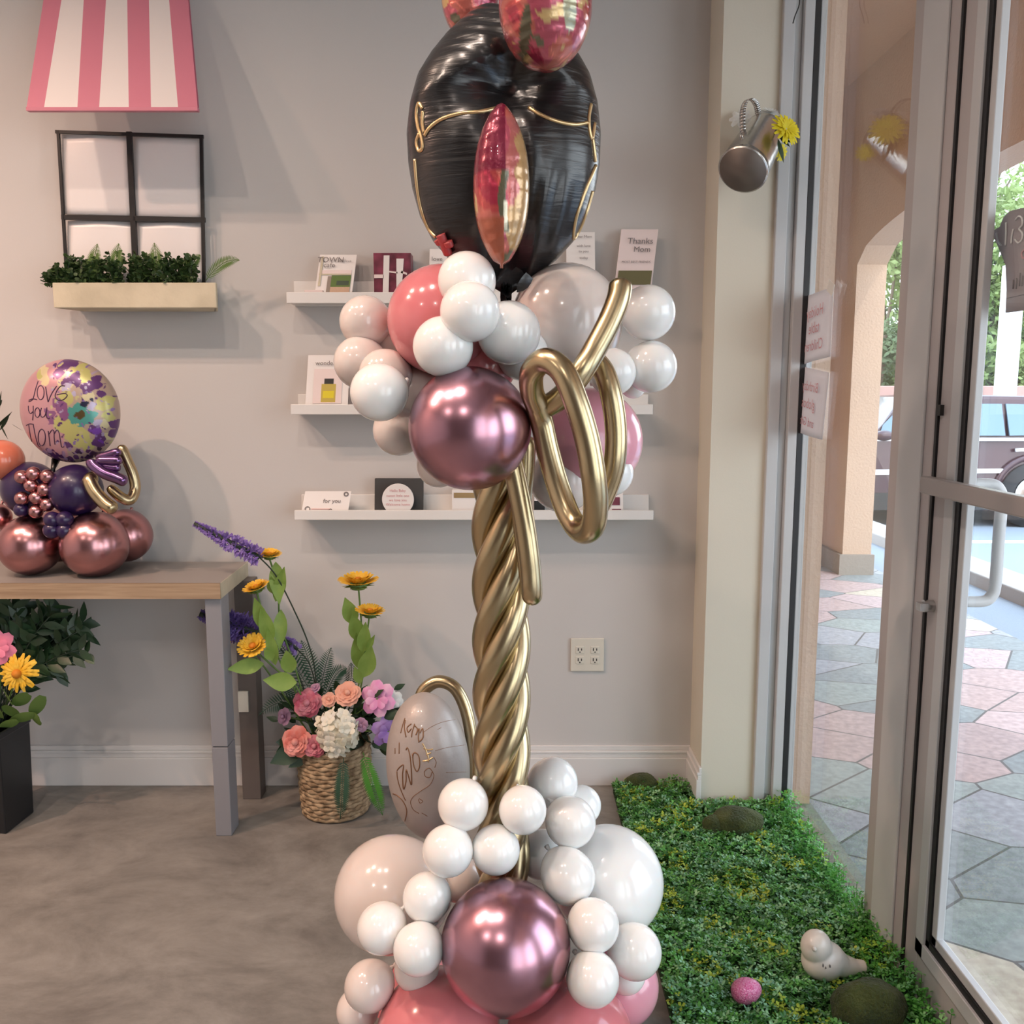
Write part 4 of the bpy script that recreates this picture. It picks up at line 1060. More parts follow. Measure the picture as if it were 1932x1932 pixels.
balloon(40, 962, 13.5, 2.56, 'latex_purple', 'tiny deep purple balloon at the lower left of the berry cluster', gm, tail=(0, 1, 0), nu=20, nv=12, knot=False)
gp = 'tiny purple balloons in a four-ball knot'
for (x, y), nm in zip(((99, 981), (122, 980), (98, 1000), (123, 1001)), ('upper left', 'upper right', 'lower left', 'lower right')):
    balloon(x, y, 16, 2.535, 'latex_purple', '%s ball of the small purple four-ball knot' % nm, gp, tail=(0, 1, 0), nu=20, nv=12, knot=False)
def z4(pts): return [(x / 3.864, 640 + y / 3.864) for x, y in pts]
gt = 'twisted tube balloons on the table arrangement'
loop(z4([(700, 870), (790, 845), (880, 815)]), [2.56] * 3, 8.5, 'topmost purple chrome tube of the fan', m_='chrome_purple', group=gt)
loop(z4([(700, 885), (790, 885), (890, 885)]), [2.55] * 3, 9, 'second purple chrome tube from the top of the fan', m_='chrome_purple', group=gt)
loop(z4([(720, 910), (800, 930), (880, 940)]), [2.555] * 3, 8, 'third purple chrome tube from the top of the fan', m_='chrome_purple', group=gt)
loop(z4([(670, 880), (680, 915), (760, 975), (850, 1010), (925, 1045)]), [2.55, 2.545, 2.54, 2.54, 2.54], 11, 'lowest and thickest purple chrome tube of the fan', m_='chrome_purple', group=gt)
loop(z4([(875, 770), (925, 880), (970, 990), (985, 1090), (950, 1170), (880, 1150), (790, 1070)]), [2.60, 2.60, 2.60, 2.60, 2.58, 2.57, 2.57], 10, 'gold chrome tube curving behind the purple fan', group=gt)
loop(z4([(700, 1010), (655, 1030), (690, 1110), (760, 1190), (845, 1250)]), [2.57, 2.55, 2.54, 2.535, 2.53], 13, 'gold chrome tube pointing down over the rose gold balloons', group=gt)
balloon(5, 868, 38, 2.62, 'latex_orange', 'coral orange balloon at the left photo edge above the table', None, tail=(-1, 0, 0), stretch=1.25)
# Mom balloon
cm = P(133, 776, 2.62); sm2 = SC(133, 776, 2.62)
rx_, rz_ = 92 * sm2, 97 * sm2
BL = [((.80, .70, .42), [(630, 300, 90), (700, 380, 60)]), ((.62, .60, .22), [(600, 310, 60), (1080, 290, 110), (1150, 340, 70), (960, 590, 85), (1350, 650, 80), (1380, 800, 60), (900, 900, 110), (1050, 1040, 130), (1000, 980, 110), (1120, 1130, 80), (1380, 1150, 60)]),
      ((.75, .68, .42), [(900, 420, 60), (1200, 560, 60), (1330, 900, 50), (1340, 1050, 45), (1000, 420, 40)]),
      ((.14, .05, .20), [(900, 180, 80), (850, 290, 60), (1000, 170, 50), (1040, 350, 60), (960, 400, 60), (1060, 410, 55), (1180, 460, 70), (1260, 440, 50), (1240, 1120, 55), (1270, 1060, 50), (1230, 960, 60), (1420, 900, 55), (1400, 1010, 50), (1320, 530, 45), (930, 1150, 40), (1250, 360, 50), (780, 200, 30)]),
      ((.30, .12, .28), [(850, 640, 60), (900, 700, 75), (930, 790, 55), (760, 780, 60), (720, 740, 40), (770, 850, 50)]),
      ((.10, .40, .36), [(1100, 700, 60), (1020, 740, 55), (1020, 830, 55), (1100, 870, 60), (1190, 830, 60), (1190, 740, 55), (1240, 780, 40)]),
      ((.55, .50, .70), [(960, 460, 50), (1230, 680, 38), (1270, 880, 36), (1160, 470, 20), (1050, 530, 30)]),
      ((.20, .06, .45), [(1250, 980, 40), (1200, 960, 25), (1270, 1100, 30)]), ((.02, .02, .06), [(1150, 660, 38), (1225, 615, 22)]), ((.12, .08, .03), [(1100, 785, 50)])]
bl = []
for colr, L_ in BL:
    for x, y, r_ in L_: bl.append(((x / 6.44 - 133) / 92, -((660 + y / 6.44) - 776) / 97, r_ / 6.44 / 94, colr))
for q in range(150):
    x = random.uniform(430, 1420); y = random.uniform(1190, 1420); bl.append(((x / 6.44 - 133) / 92, -((660 + y / 6.44) - 776) / 97, random.uniform(.02, .055), random.choice([(.10, .03, .14), (.05, .02, .07), (.45, .3, .5), (.1, .03, .14)])))
for q in range(130):
    x = random.uniform(760, 1430); y = random.uniform(140, 1200); bl.append(((x / 6.44 - 133) / 92, -((660 + y / 6.44) - 776) / 97, random.uniform(.012, .03), random.choice([(.5, .4, .6), (.12, .04, .18), (.30, .20, .48), (.65, .6, .3)])))
mb = MB().ball(cm, rx_, .075, rz_, 300, 220); cs = []
for v in mb.v:
    u, w_ = (v[0] - cm.x) / rx_, (v[2] - cm.z) / rz_
    cc_ = (.66, .36, .40)
    jx = mnoise.noise(Vector((u * 9, w_ * 9, 0))) * .05
    if u > -.1 + .15 * w_ and u * u + w_ * w_ < 4: 
        if u > .12 - .1 * abs(w_): cc_ = (.55, .42, .34)
    for bx_, bz_, br_, colr in bl:
        if (u - bx_ + jx) ** 2 + (w_ - bz_ + jx) ** 2 < br_ * br_: cc_ = colr
    cs.append(cc_)
mb.c = [tuple(v_ * .78 for v_ in c_) for c_ in cs]
t = thing('foil_balloon', 'round pink floral foil balloon lettered for mom, on the table', 'balloon', (cm.x, cm.y, cm.z - rz_))
obj('body', mb, 'foil_mom', t); bv = bvh_of(mb)
def z6(pts): return [(x / 6.44, 660 + y / 6.44) for x, y in pts]
def ell(x, y, a_, b_): return [(x + a_ * math.cos(k_ * math.pi / 6), y + b_ * math.sin(k_ * math.pi / 6)) for k_ in range(13)]
lt = MB()
for st in ([(465, 380), (430, 490), (400, 600), (350, 630)], [(350, 612), (400, 596), (450, 606)], ell(495, 520, 42, 85), [(555, 450), (570, 550), (585, 635)], [(585, 635), (630, 530), (690, 440)],
           [(790, 440), (740, 440), (690, 500), (672, 570), (710, 612), (770, 605), (815, 560), (790, 530), (690, 545)],
           [(345, 680), (350, 740), (372, 775), (400, 750)], [(405, 680), (405, 760), (398, 855)], ell(455, 762, 30, 58), [(505, 705), (492, 760), (505, 815), (545, 800), (570, 710)], [(570, 700), (562, 780), (575, 830), (605, 830)],
           [(320, 918), (360, 900), (410, 905)], [(350, 910), (370, 1040), (400, 1170)], [(405, 905), (430, 1040), (465, 1160), (490, 1170)], ell(508, 1065, 44, 100),
           [(585, 985), (600, 1080), (610, 1165)], [(600, 1020), (630, 975), (655, 990), (658, 1070), (668, 1150)], [(660, 1020), (690, 975), (715, 1000), (735, 1110), (750, 1180), (780, 1175)]):
    stroke(lt, bv, z6(st), .0016, 5)
obj('lettering', lt, 'letter', t)
nk = MB().tube([P(105, 868, 2.62), P(100, 885, 2.60), P(98, 900, 2.60)], [.012, .006, .012], 10); obj('neck', nk, 'foil_mom', t)
# leafy twig behind at the left edge
tw = MB()
for a0, a1 in (((-10, 800), (8, 740)), ((-10, 810), (25, 780)), ((0, 800), (12, 830)), ((22, 800), (42, 815)), ((-5, 770), (5, 755)), ((0, 812), (20, 785))):
    A, B = P(*a0, 2.72), P(*a1, 2.72); tw.blade(A, B - A, (0, -1, .5), (B - A).length, .014, .1, 5, 'leaf')
tag(obj('leafy_twig', tw, 'darkleaf'), 'dark green leafy twig at the left photo edge beside the mom balloon', 'plant')

# ================================================================ FLOWERS
def bloom(mb, c, nrm, r_, n=5, rings=3, cup=.6, w_=.9, mi=0, shape='petal', jit=.15):
    nrm = Vector(nrm).normalized(); a = nrm.orthogonal().normalized(); b_ = nrm.cross(a); c = Vector(c)
    for j in range(rings):
        f = 1 - j / rings; k_ = n + (1 if rings > 1 else 0) * j
        for i in range(k_):
            an = 6.2832 * (i + .5 * j) / k_ + random.uniform(-jit, jit)
            rad = a * math.cos(an) + b_ * math.sin(an)
            up_ = cup * (1 - f) * 1.6 + cup * .3
            d = (rad + nrm * up_).normalized(); sd = nrm.cross(rad)
            L = r_ * (f * .72 + .28)
            mb.blade(c + rad * r_ * .05, d, sd, L, L * w_ * (6.2832 / k_) * .9, .25, 5, shape, mi, fold=.25)
def rose(name, px, py, rpx, Y, m_, lb, nrm=(0, -1, .4), n=5, rings=5, cat='flower', group='roses in the basket'):
    c = P(px, py, Y); r_ = rpx * SC(px, py, Y); mb = MB(); bloom(mb, c, nrm, r_ * 1.1, n, rings, 1.0, 1.1)
    mb.ball(c + Vector(nrm).normalized() * r_ * .35, r_ * .28, nu=10, nv=7)
    t = thing(name, lb, cat, c, group)
    obj('petals', mb, m_, t)
    st = MB().tube([c, (c + Vector((BX, BY, .26))) / 2 + Vector((0, .02, 0)), (BX, BY, .2)], .0025, 6); obj('stem', st, 'stem', t)
    return t
def sunflower(px, py, rpx, Y, lb, nrm, leaves=(), stem_pts=None, squash=.5, group='golden yellow flowers in the basket'):
    c = P(px, py, Y); r_ = rpx * SC(px, py, Y); nr_ = Vector(nrm).normalized()
    t = thing('yellow_flower', lb, 'flower', c, group)
    mb = MB(); bloom(mb, c - nr_ * r_ * .25, nrm, r_ * 1.25, 30, 5, 2.6, 1.5, 0, 'petal'); obj('petals', mb, 'yellow', t)
    mb = MB().lathe(c - nr_ * r_ * .35, [(r_ * .12, -r_ * .1), (r_ * .45, .0), (r_ * .62, r_ * .32), (r_ * .4, r_ * .4)], 14, rot=nr_.to_track_quat('Z', 'Y').to_matrix()); 
    bloom(mb, c - nr_ * r_ * .2, nrm, r_ * .95, 12, 1, 1.2, .8, 0, 'leaf'); obj('calyx', mb, 'stem', t)
    mb = MB().ball(c + nr_ * r_ * .10, r_ * .3, nu=12, nv=8); obj('centre', mb, 'orange', t)
    if stem_pts:
        obj('stem', MB().tube(smoothpath([P(x, y, Y_) for x, y, Y_ in stem_pts], 6), .0028, 7), 'stem', t)
    for (x0, y0_), (x1, y1_), wpx in leaves:
        A, B = P(x0, y0_, Y), P(x1, y1_, Y - .015); lf = MB(); lf.blade(A, B - A, (B - A).cross(Vector((0.2, -1, .2))), (B - A).length, wpx * SC(x0, y0_, Y), .12, 8, 'leaf', fold=.3)
        obj('leaf', lf, 'lime', t)
    return t
def spike(a0, a1, wpx, Y0_, Y1_, m_, lb, stem=None, tip=.25, dens=1.0):
    A, B = P(*a0, Y0_), P(*a1, Y1_); ax = (B - A); L = ax.length; axn = ax.normalized(); mb = MB()
    o1 = axn.orthogonal().normalized(); o2 = axn.cross(o1); R_ = wpx / 2 * SC(*a0, Y0_)
    n = int(L / .0042 * 5 * dens)
    for i in range(n):
        t_ = random.random(); rr_ = R_ * (tip + (1 - tip) * min(1, t_ * 1.6)); an = random.uniform(0, 6.2832)
        rad = o1 * math.cos(an) + o2 * math.sin(an); c = A + axn * L * t_ + rad * rr_ * .35
        for q in range(3):
            d = rad + Vector((random.uniform(-.7, .7), random.uniform(-.7, .7), random.uniform(-.7, .7)))
            mb.blade(c, d, axn, rr_ * random.uniform(.5, .75), .006, .2, 2, 'petal')
    t = thing('lavender_spike', lb, 'flower', B, 'purple flower spikes in the basket')
    obj('florets', mb, m_, t)
    core = MB().tube([A, B], R_ * .25, 6)
    if stem: core.tube(smoothpath([B] + [P(x, y, Y_) for x, y, Y_ in stem], 8), .0022, 6)
    obj('stem', core, 'darkstem', t)
# basket
BX, BY = P(633, 1500, 2.66).x, 2.665
t = thing('woven_basket', 'woven seagrass basket of flowers on the floor beside the table', 'basket', (BX, BY, 0))
hB = P(633, 1425, 2.57).z
mb = MB(); nrow = 17; Rb = 65 * SC(633, 1550, 2.6)
for j in range(nrow):
    z = .004 + hB * (j + .5) / nrow; R_ = Rb * (.93 + .07 * math.sin(j / nrow * 2.6)) ; pts = []
    for k_ in range(64):
        a_ = 6.2832 * k_ / 64; w_ = 1 + .018 * math.sin(a_ * 16 + j * math.pi) ; pts.append((BX + R_ * w_ * math.cos(a_), BY + R_ * w_ * math.sin(a_), z + .0025 * math.sin(a_ * 16 + j * 2.1)))
    mb.tube(pts, hB / nrow * .62, 8, closed=True)
mb.lathe((BX, BY, .0), [(Rb * .9, 0), (Rb * .9, .01)], 32)
obj('woven_body', mb, 'weave', t)
obj('rim', MB().tube([(BX + Rb * 1.0 * math.cos(6.2832 * k_ / 48), BY + Rb * 1.0 * math.sin(6.2832 * k_ / 48), hB + .002) for k_ in range(48)], .006, 8, closed=True), 'weave', t)
tag(obj('moss_filling', MB().lathe((BX, BY, hB - .03), [(Rb * .9, 0), (Rb * .9, .02), (Rb * .4, .03)], 24), 'darkleaf'), 'dark filling at the top of the woven basket', 'filling')

YB = 2.66
spike((366, 988), (490, 1052), 40, 2.56, 2.58, 'lavender', 'long lavender spike reaching up left over the table corner', [(520, 1085, 2.6), (552, 1145, 2.62), (582, 1215, 2.64), (596, 1280, 2.66), (605, 1420, 2.66)], .3)
spike((378, 1158), (486, 1196), 62, 2.62, 2.62, 'indigo', 'dark indigo spike behind the front table leg', [(530, 1225, 2.64), (570, 1290, 2.66), (600, 1420, 2.66)], .35, 1.3)
spike((525, 1198), (562, 1226), 26, 2.68, 2.68, 'lavender', 'short violet spike tip between the yellow flower stems', [(590, 1270, 2.67), (615, 1420, 2.66)], .4)
sunflower(508, 1048, 19, 2.62, 'topmost yellow flower beside the lavender spike', (.1, -.15, 1), [((520, 1135), (538, 1066), 24), ((515, 1120), (512, 1085), 20), ((520, 1060), (528, 1140), 30), ((530, 1150), (528, 1225), 26)], [(508, 1052, 2.62), (524, 1110, 2.63), (530, 1180, 2.64), (560, 1270, 2.65), (600, 1420, 2.66)])
sunflower(484, 1110, 21, 2.56, 'yellow flower right of the table corner, below the lavender spike', (-.25, -.2, 1), [((500, 1190), (480, 1125), 26), ((512, 1215), (492, 1140), 28), ((520, 1255), (505, 1180), 22)], [(484, 1115, 2.56), (500, 1170, 2.57), (525, 1240, 2.6), (560, 1310, 2.63), (605, 1420, 2.66)])
sunflower(477, 1220, 23, 2.55, 'yellow flower facing the table leg, under the indigo spike', (-.1, -.7, .9), [((498, 1252), (430, 1262), 30), ((560, 1288), (497, 1282), 36), ((548, 1270), (540, 1224), 30), ((515, 1245), (498, 1222), 18)], [(480, 1226, 2.55), (520, 1262, 2.57), (565, 1305, 2.6), (610, 1420, 2.66)])
sunflower(434, 1200, 14, 2.64, 'small yellow flower half hidden by the front table leg', (-.3, -.8, .5), [], [(436, 1204, 2.64), (500, 1260, 2.65), (605, 1420, 2.66)])
sunflower(676, 1100, 31, 2.66, 'tallest yellow flower on the right, standing against the wall', (0, -.08, 1), [((668, 1178), (650, 1125), 30), ((678, 1210), (664, 1155), 30), ((682, 1265), (672, 1190), 32)], [(676, 1105, 2.66), (682, 1180, 2.66), (684, 1250, 2.66), (650, 1420, 2.66)])
sunflower(698, 1156, 23, 2.63, 'yellow flower just below the tallest one on the right', (.1, -.1, 1), [((686, 1278), (702, 1215), 34), ((684, 1232), (690, 1170), 26), ((680, 1290), (668, 1255), 18), ((690, 1230), (708, 1195), 12)], [(697, 1162, 2.63), (688, 1230, 2.64), (682, 1290, 2.65), (650, 1420, 2.66)])
rose('rose', 580, 1326, 23, 2.60, 'rose', 'mauve pink rose at the upper left of the basket')
rose('rose', 560, 1399, 25, 2.57, 'salmon', 'salmon rose at the lower left rim of the basket', (-.2, -1, .3))
rose('rose', 594, 1408, 18, 2.56, 'rose', 'pink rose half hidden between the salmon rose and the cream bloom')
rose('rose', 656, 1309, 21, 2.60, 'peach', 'peach rose at the top middle of the basket', (0, -.8, .7))
rose('rose', 621, 1320, 12, 2.59, 'peach', 'small peach bud left of the peach rose', (0, -.9, .5), rings=3)
rose('rose', 536, 1352, 14, 2.62, 'mauve', 'small mauve bloom at the far left of the basket', (-.5, -.8, .3), rings=2)
rose('rose', 680, 1368, 12, 2.58, 'mauve', 'small mauve bud right of the cream bloom', (.2, -1, .2), rings=4)
rose('rose', 594, 1298, 9, 2.62, 'mauve', 'tiny mauve bud above the mauve pink rose', (-.2, -.6, .8), rings=3)
def lily(px, py, rpx, Y, m_, lb, nrm, n=6, group='open blooms in the basket', r2=None):
    c = P(px, py, Y); r_ = rpx * SC(px, py, Y); t = thing('lily', lb, 'flower', c, group)
    mb = MB(); bloom(mb, c, nrm, r_ * 1.15, n, 2, .5, .95); obj('petals', mb, m_, t)
    obj('stem', MB().tube([c, (c + Vector((BX, BY, .26))) / 2, (BX, BY, .2)], .0025, 6), 'stem', t)
lily(712, 1318, 28, 2.60, 'magenta', 'magenta lily at the upper right of the basket', (-.2, -1, .3))
lily(742, 1322, 17, 2.62, 'white_petal', 'white bloom right of the magenta lily', (.5, -.9, .4))
lily(706, 1300, 15, 2.66, 'white_petal', 'pale white bloom behind the magenta lily', (0, -.6, .9))
lily(733, 1380, 27, 2.60, 'violet', 'violet lily at the right rim of the basket', (.4, -1, -.1))
# hydrangea
c = P(635, 1382, 2.535); r_ = 47 * SC(635, 1382, 2.535); mb = MB()
for i in range(110):
    z = random.uniform(-1, 1); a_ = random.uniform(0, 6.2832); q = math.sqrt(1 - z * z); d = Vector((q * math.cos(a_), q * math.sin(a_), z))
    if d.y > .5: continue
    bloom(mb, c + Vector((d.x, d.y * .95, d.z * 1.12)) * r_ * random.uniform(.62, .82), d + Vector((random.gauss(0, .35), -.25 + random.gauss(0, .3), random.gauss(0, .35))), r_ * .25, 4, 1, 1.6, .72)
t = thing('hydrangea', 'big cream white hydrangea in the middle of the basket', 'flower', c)
obj('florets', mb, 'cream_petal', t); obj('core', MB().ball(c, r_ * .60, nu=14, nv=10), 'cream_petal', t)
obj('stem', MB().tube([c, (BX, BY, .2)], .003, 6), 'stem', t)
# ferns
for a0, a1, w_, sg, Y_, m_, lb in (
    ((600, 1330), (520, 1205), .075, (-.01, 0, .03), 2.70, 'fern', 'blue green fern frond rising left behind the yellow flower stems'),
    ((605, 1330), (568, 1208), .07, (0, 0, .02), 2.72, 'fern', 'blue green fern frond rising steeply behind the basket flowers'),
    ((610, 1330), (655, 1262), .06, (0, 0, .035), 2.70, 'fern', 'blue green fern frond curling right above the peach rose'),
    ((600, 1330), (625, 1222), .06, (0, 0, .02), 2.73, 'fern', 'upright blue green fern frond against the wall'),
    ((590, 1345), (488, 1350), .07, (0, 0, .04), 2.66, 'fern', 'blue green fern frond drooping left under the lime leaves'),
    ((590, 1340), (505, 1290), .06, (0, 0, .03), 2.68, 'fern', 'blue green fern frond pointing left toward the back table leg'),
    ((650, 1330), (662, 1250), .05, (.01, 0, .01), 2.71, 'darkleaf', 'dark fern frond behind the peach rose'),
    ((685, 1420), (722, 1538), .062, (.004, -.02, .0), 2.53, 'brightfern', 'bright green fern leaf hanging down right of the basket'),
    ((648, 1430), (642, 1545), .055, (.004, -.02, .0), 2.525, 'fern', 'dark green fern leaf hanging down the front of the basket')):
    mb = MB(); fernfrond(mb, P(*a0, Y_), P(*a1, Y_), sg, w_, 30 if Y_ < 2.6 else 24, leafw=.24 if Y_ < 2.6 else .15)
    tag(obj('fern_frond', mb, m_), lb, 'plant', 'fern fronds in the flower basket')
# dark filler foliage
mb = MB()
for i in range(260):
    px_ = random.gauss(640, 55); py_ = random.gauss(1360, 38)
    if not (515 < px_ < 755 and 1290 < py_ < 1432): continue
    Y_ = random.uniform(2.60, 2.72); c = P(px_, py_, Y_); o_ = c - Vector((BX, BY, .25))
    mb.blade(c - o_.normalized() * .02, o_ + Vector((random.gauss(0, .05), random.gauss(-.02, .05), random.gauss(0, .05))), (random.gauss(0, 1), random.gauss(0, 1), random.gauss(0, 1)), random.uniform(.03, .055), random.uniform(.014, .026), .2, 5, 'leaf')
for a0, a1, wd in (((570, 1410), (512, 1440), 40), ((580, 1425), (545, 1448), 22), ((560, 1400), (520, 1400), 26), ((715, 1410), (760, 1405), 22), ((720, 1350), (757, 1345), 22)):
    A, B = P(*a0, 2.60), P(*a1, 2.58); mb.blade(A, B - A, (.1, .4, 1), (B - A).length, wd * .0016, .15, 6, 'leaf')
tag(obj('dark_foliage', mb, 'darkleaf'), 'dense dark green leaves filling the gaps between the basket flowers', 'foliage', None, 'stuff')

# potted plant under the table
t = thing('black_pot', 'tall square black pot under the left end of the table', 'pot', (P(0, 1560, 2.5).x, 2.6, 0))
A, B = P(14, 1560, 2.50), P(62, 1420, 2.56)
pz = P(30, 1372, 2.55).z
def quadprism(q0, q1, z0, z1): 
    vs = [(x, y, z0) for x, y in q0] + [(x, y, z1) for x, y in q1]
    return MB().add(vs, [(3, 2, 1, 0), (4, 5, 6, 7), (0, 1, 5, 4), (1, 2, 6, 5), (2, 3, 7, 6), (3, 0, 4, 7)])
fx = P(10, 1558, 2.50).x; rx2 = P(57, 1528, 2.62).x
q0 = [(fx - .13, 2.52), (fx, 2.50), (rx2, 2.64), (rx2 - .13, 2.70)]; cxq = sum(p[0] for p in q0) / 4; cyq = sum(p[1] for p in q0) / 4
q1 = [(cxq + (x - cxq) * 1.10, cyq + (y - cyq) * 1.08) for x, y in q0]
obj('pot_body', quadprism(q0, q1, 0, pz), 'darkpot', t, False, .004)
q2 = [(cxq + (x - cxq) * 1.14, cyq + (y - cyq) * 1.12) for x, y in q0]
obj('pot_rim', quadprism(q2, q2, pz - .02, pz), 'darkpot', t, False, .003)
mb = MB(); st = MB()
for s_ in range(48):
    px_ = random.uniform(-60, 175); py_ = random.uniform(1138, 1270) if px_ < 120 else random.uniform(1165, 1240)
    Y_ = random.uniform(2.58, 2.72); tip = P(px_, py_, Y_); b0 = Vector((cxq + random.uniform(-.03, .03), cyq + random.uniform(-.02, .02), pz))
    pth = [b0.lerp(tip, q) + Vector((0, 0, .05 * math.sin(3.14 * q))) for q in [i / 8 for i in range(9)]]; st.tube(pth, .0018, 5)
    for q in range(3, 9):
        for sd in (1, -1):
            d = (pth[q] - pth[q - 1]).normalized(); sv = d.cross(Vector((0, -1, .2))).normalized() * sd
            mb.blade(pth[q], sv + d * .8 + Vector((0, random.uniform(-.5, .3), random.uniform(-.2, .2))), d + Vector((0, random.uniform(-.6, .6), 0)), random.uniform(.045, .07), random.uniform(.020, .032), .15, 5, 'leaf')
t2 = thing('leafy_bush', 'dark green leafy branches in the black pot under the table', 'plant', (cxq, cyq, pz))
obj('foliage', mb, 'darkleaf', t2); obj('stem', st, 'darkstem', t2)
mb = MB()
for (x0, y0_), (x1, y1_), wp in (((25, 1330), (50, 1315), 26), ((35, 1352), (12, 1330), 28), ((20, 1360), (58, 1352), 22), ((5, 1355), (-10, 1320), 30), ((60, 1350), (78, 1320), 26), ((0, 1372), (28, 1364), 18), ((5, 1300), (18, 1330), 16), ((60, 1355), (72, 1360), 30)):
    A, B = P(x0, y0_, 2.55), P(x1, y1_, 2.53); mb.blade(A, B - A, (.2, -.5, 1), (B - A).length * 1.1, wp * .0016, .1, 6, 'petal')
tag(obj('light_foliage', mb, 'fernlight'), 'light green rounded leaves at the rim of the black pot', 'plant')
c = P(34, 1270, 2.52); r_ = 35 * SC(34, 1270, 2.52)
t = thing('gerbera', 'open yellow gerbera above the black pot', 'flower', c); mb = MB(); bloom(mb, c, (0, -1, .2), r_, 18, 3, .35, .85); obj('petals', mb, 'yellow', t)
obj('centre', MB().ball(c + Vector((0, -.008, 0)), r_ * .25, nu=12, nv=8), 'orange', t)
obj('stem', MB().tube(smoothpath([c, (c + Vector((cxq, cyq, pz))) / 2 + Vector((0, .02, 0)), (cxq, cyq, pz - .02)], 5), .0025, 6), 'stem', t)
c = P(-4, 1222, 2.53); r_ = 30 * SC(0, 1222, 2.53)
t = thing('pink_lily', 'pink lily at the left photo edge under the table', 'flower', c); mb = MB(); bloom(mb, c, (.2, -1, .2), r_, 6, 2, .5, .9); obj('petals', mb, 'hotpink', t)
obj('stem', MB().tube(smoothpath([c, (c + Vector((cxq, cyq, pz))) / 2 + Vector((0, .02, 0)), (cxq, cyq, pz - .02)], 5), .0025, 6), 'stem', t)

# ================================================================ GRASS MAT
GX0, GX1, GY0, GY1 = .335, .872, 1.25, 2.70
def in_mat(x, y):
    if x > .60 and y > 2.66: return False
    return True
def clover_mat():
    N = 21000; mb_v = []; mb_f = []; cols = []
    greens = np.array([(.08, .26, .05), (.12, .38, .07), (.19, .50, .12), (.06, .19, .05), (.36, .62, .32), (.26, .52, .32)])
    base = 0
    for i in range(N):
        x = random.uniform(GX0, GX1); y = random.uniform(GY0, GY1 + .1)
        if not in_mat(x, y): continue
        nn = mnoise.noise(Vector((x * 14, y * 14, 0)))
        h = .020 + .022 * random.random() + .014 * nn + (.055 * max(0, (x - .80) / .068) ** 1.5 if x > .80 else 0) * random.random()
        n2 = mnoise.noise(Vector((x * 9 + 5, y * 9, 3)))
        ylw = n2 > .18 and random.random() < .32
        c = np.array((.50, .62, .07)) if ylw else greens[random.randrange(6)] * random.uniform(.8, 1.25)
        if x > .80: c = c * .6 + np.array((.10, .42, .06)) * .5
        L = random.uniform(.006, .0105); tilt = random.uniform(-.1, .9); a0 = random.uniform(0, 6.28)
        tx_, ty_ = random.gauss(0, .35), random.gauss(-.1, .35)
        for k_ in range(3):
            a = a0 + k_ * 2.094; ca, sa = math.cos(a), math.sin(a)
            def pt(r_, s_, up_):
                X = ca * r_ - sa * s_; Y = sa * r_ + ca * s_
                return (x + X, y + Y, h + up_ + X * tx_ + Y * ty_)
            mb_v += [pt(0, 0, 0), pt(L * .6, -L * .42, L * tilt * .4), pt(L, -L * .15, L * tilt * .6), pt(L, L * .15, L * tilt * .6), pt(L * .6, L * .42, L * tilt * .4)]
            mb_f.append((base, base + 1, base + 2, base + 3, base + 4)); base += 5
            cols += [tuple(c)] * 5
        if random.random() < .5:   # stalk
            w2 = .0007; mb_v += [(x - w2, y, .008), (x + w2, y, .008), (x + w2, y, h), (x - w2, y, h)]; mb_f.append((base, base + 1, base + 2, base + 3)); base += 4; cols += [(.06, .16, .03)] * 4
    mb = MB(); mb.v = mb_v; mb.f = mb_f; mb.m = [0] * len(mb_f); mb.c = cols
    return mb
t = thing('artificial_grass', 'artificial green clover mat on the floor along the shop window', 'artificial grass', (.6, 2.0, 0)); t['kind'] = 'stuff'
o = obj('clover_leaves', clover_mat(), 'grass', t, False); o['kind'] = 'stuff'
bmx = MB()
bmx.box(GX0, .60, GY0, GY1 + .08, .001, .012).box(.60, GX1, GY0, 2.65, .001, .012)
M['matbase'] = mat('dark_green_mat', (.012, .035, .01), .9); obj('mat_base', bmx, 'matbase', t, False)
# sparse taller flowers
# moss stones
def moss(px, py, wpx, hpx, zc, dy, lb):
    base = P(px, py + hpx / 2, 1.0); # place on mat plane z=zc
    d = ray(px, py + hpx * .42); Y_ = (CH - zc) / -d.z * d.y; c = P(px, py + hpx * .42, Y_); s_ = SC(px, py, Y_); rx_ = wpx / 2 * s_; hz = hpx * s_ * .62
    c.y += rx_ * dy; c.x += 0; c.z = zc + hz * .35
    mb = MB().ball((0, 0, 0), 1, 1, 1, 48, 30); vs = []
    for v in mb.v:
        v = Vector(v); n_ = 1 + .12 * mnoise.noise(v * 1.6 + Vector((px, 0, 0))) + .03 * mnoise.noise(v * 7)
        vs.append(Vector((v.x * rx_ * n_, v.y * rx_ * dy * n_, v.z * hz * n_)) + c)
    mb.v = [tuple(v) for v in vs]; t = thing('moss_stone', lb, 'decorative stone', (c.x, c.y, zc), 'mossy decorative stones on the clover mat')
    obj('stone', mb, 'moss', t)
    fz = MB()
    for i in range(1500):
        v = vs[random.randrange(len(vs))]; d_ = (v - c); d_ = Vector((d_.x / rx_ ** 2, d_.y / (rx_ * dy) ** 2, d_.z / hz ** 2)).normalized()
        if d_.z < -.3: continue
        v = v + Vector((random.gauss(0, .003), random.gauss(0, .003), 0)); fz.blade(v - d_ * .002, d_ + Vector((random.gauss(0, .4), random.gauss(0, .4), random.gauss(0, .3))), (1, .3, .2), .005, .0012, 0, 1, 'leaf')
    o = obj('moss_fuzz', fz, 'moss_light', t); o['kind'] = 'stuff'
moss(1400, 1556, 98, 44, .035, .7, 'mossy stone lying in the middle of the clover mat')
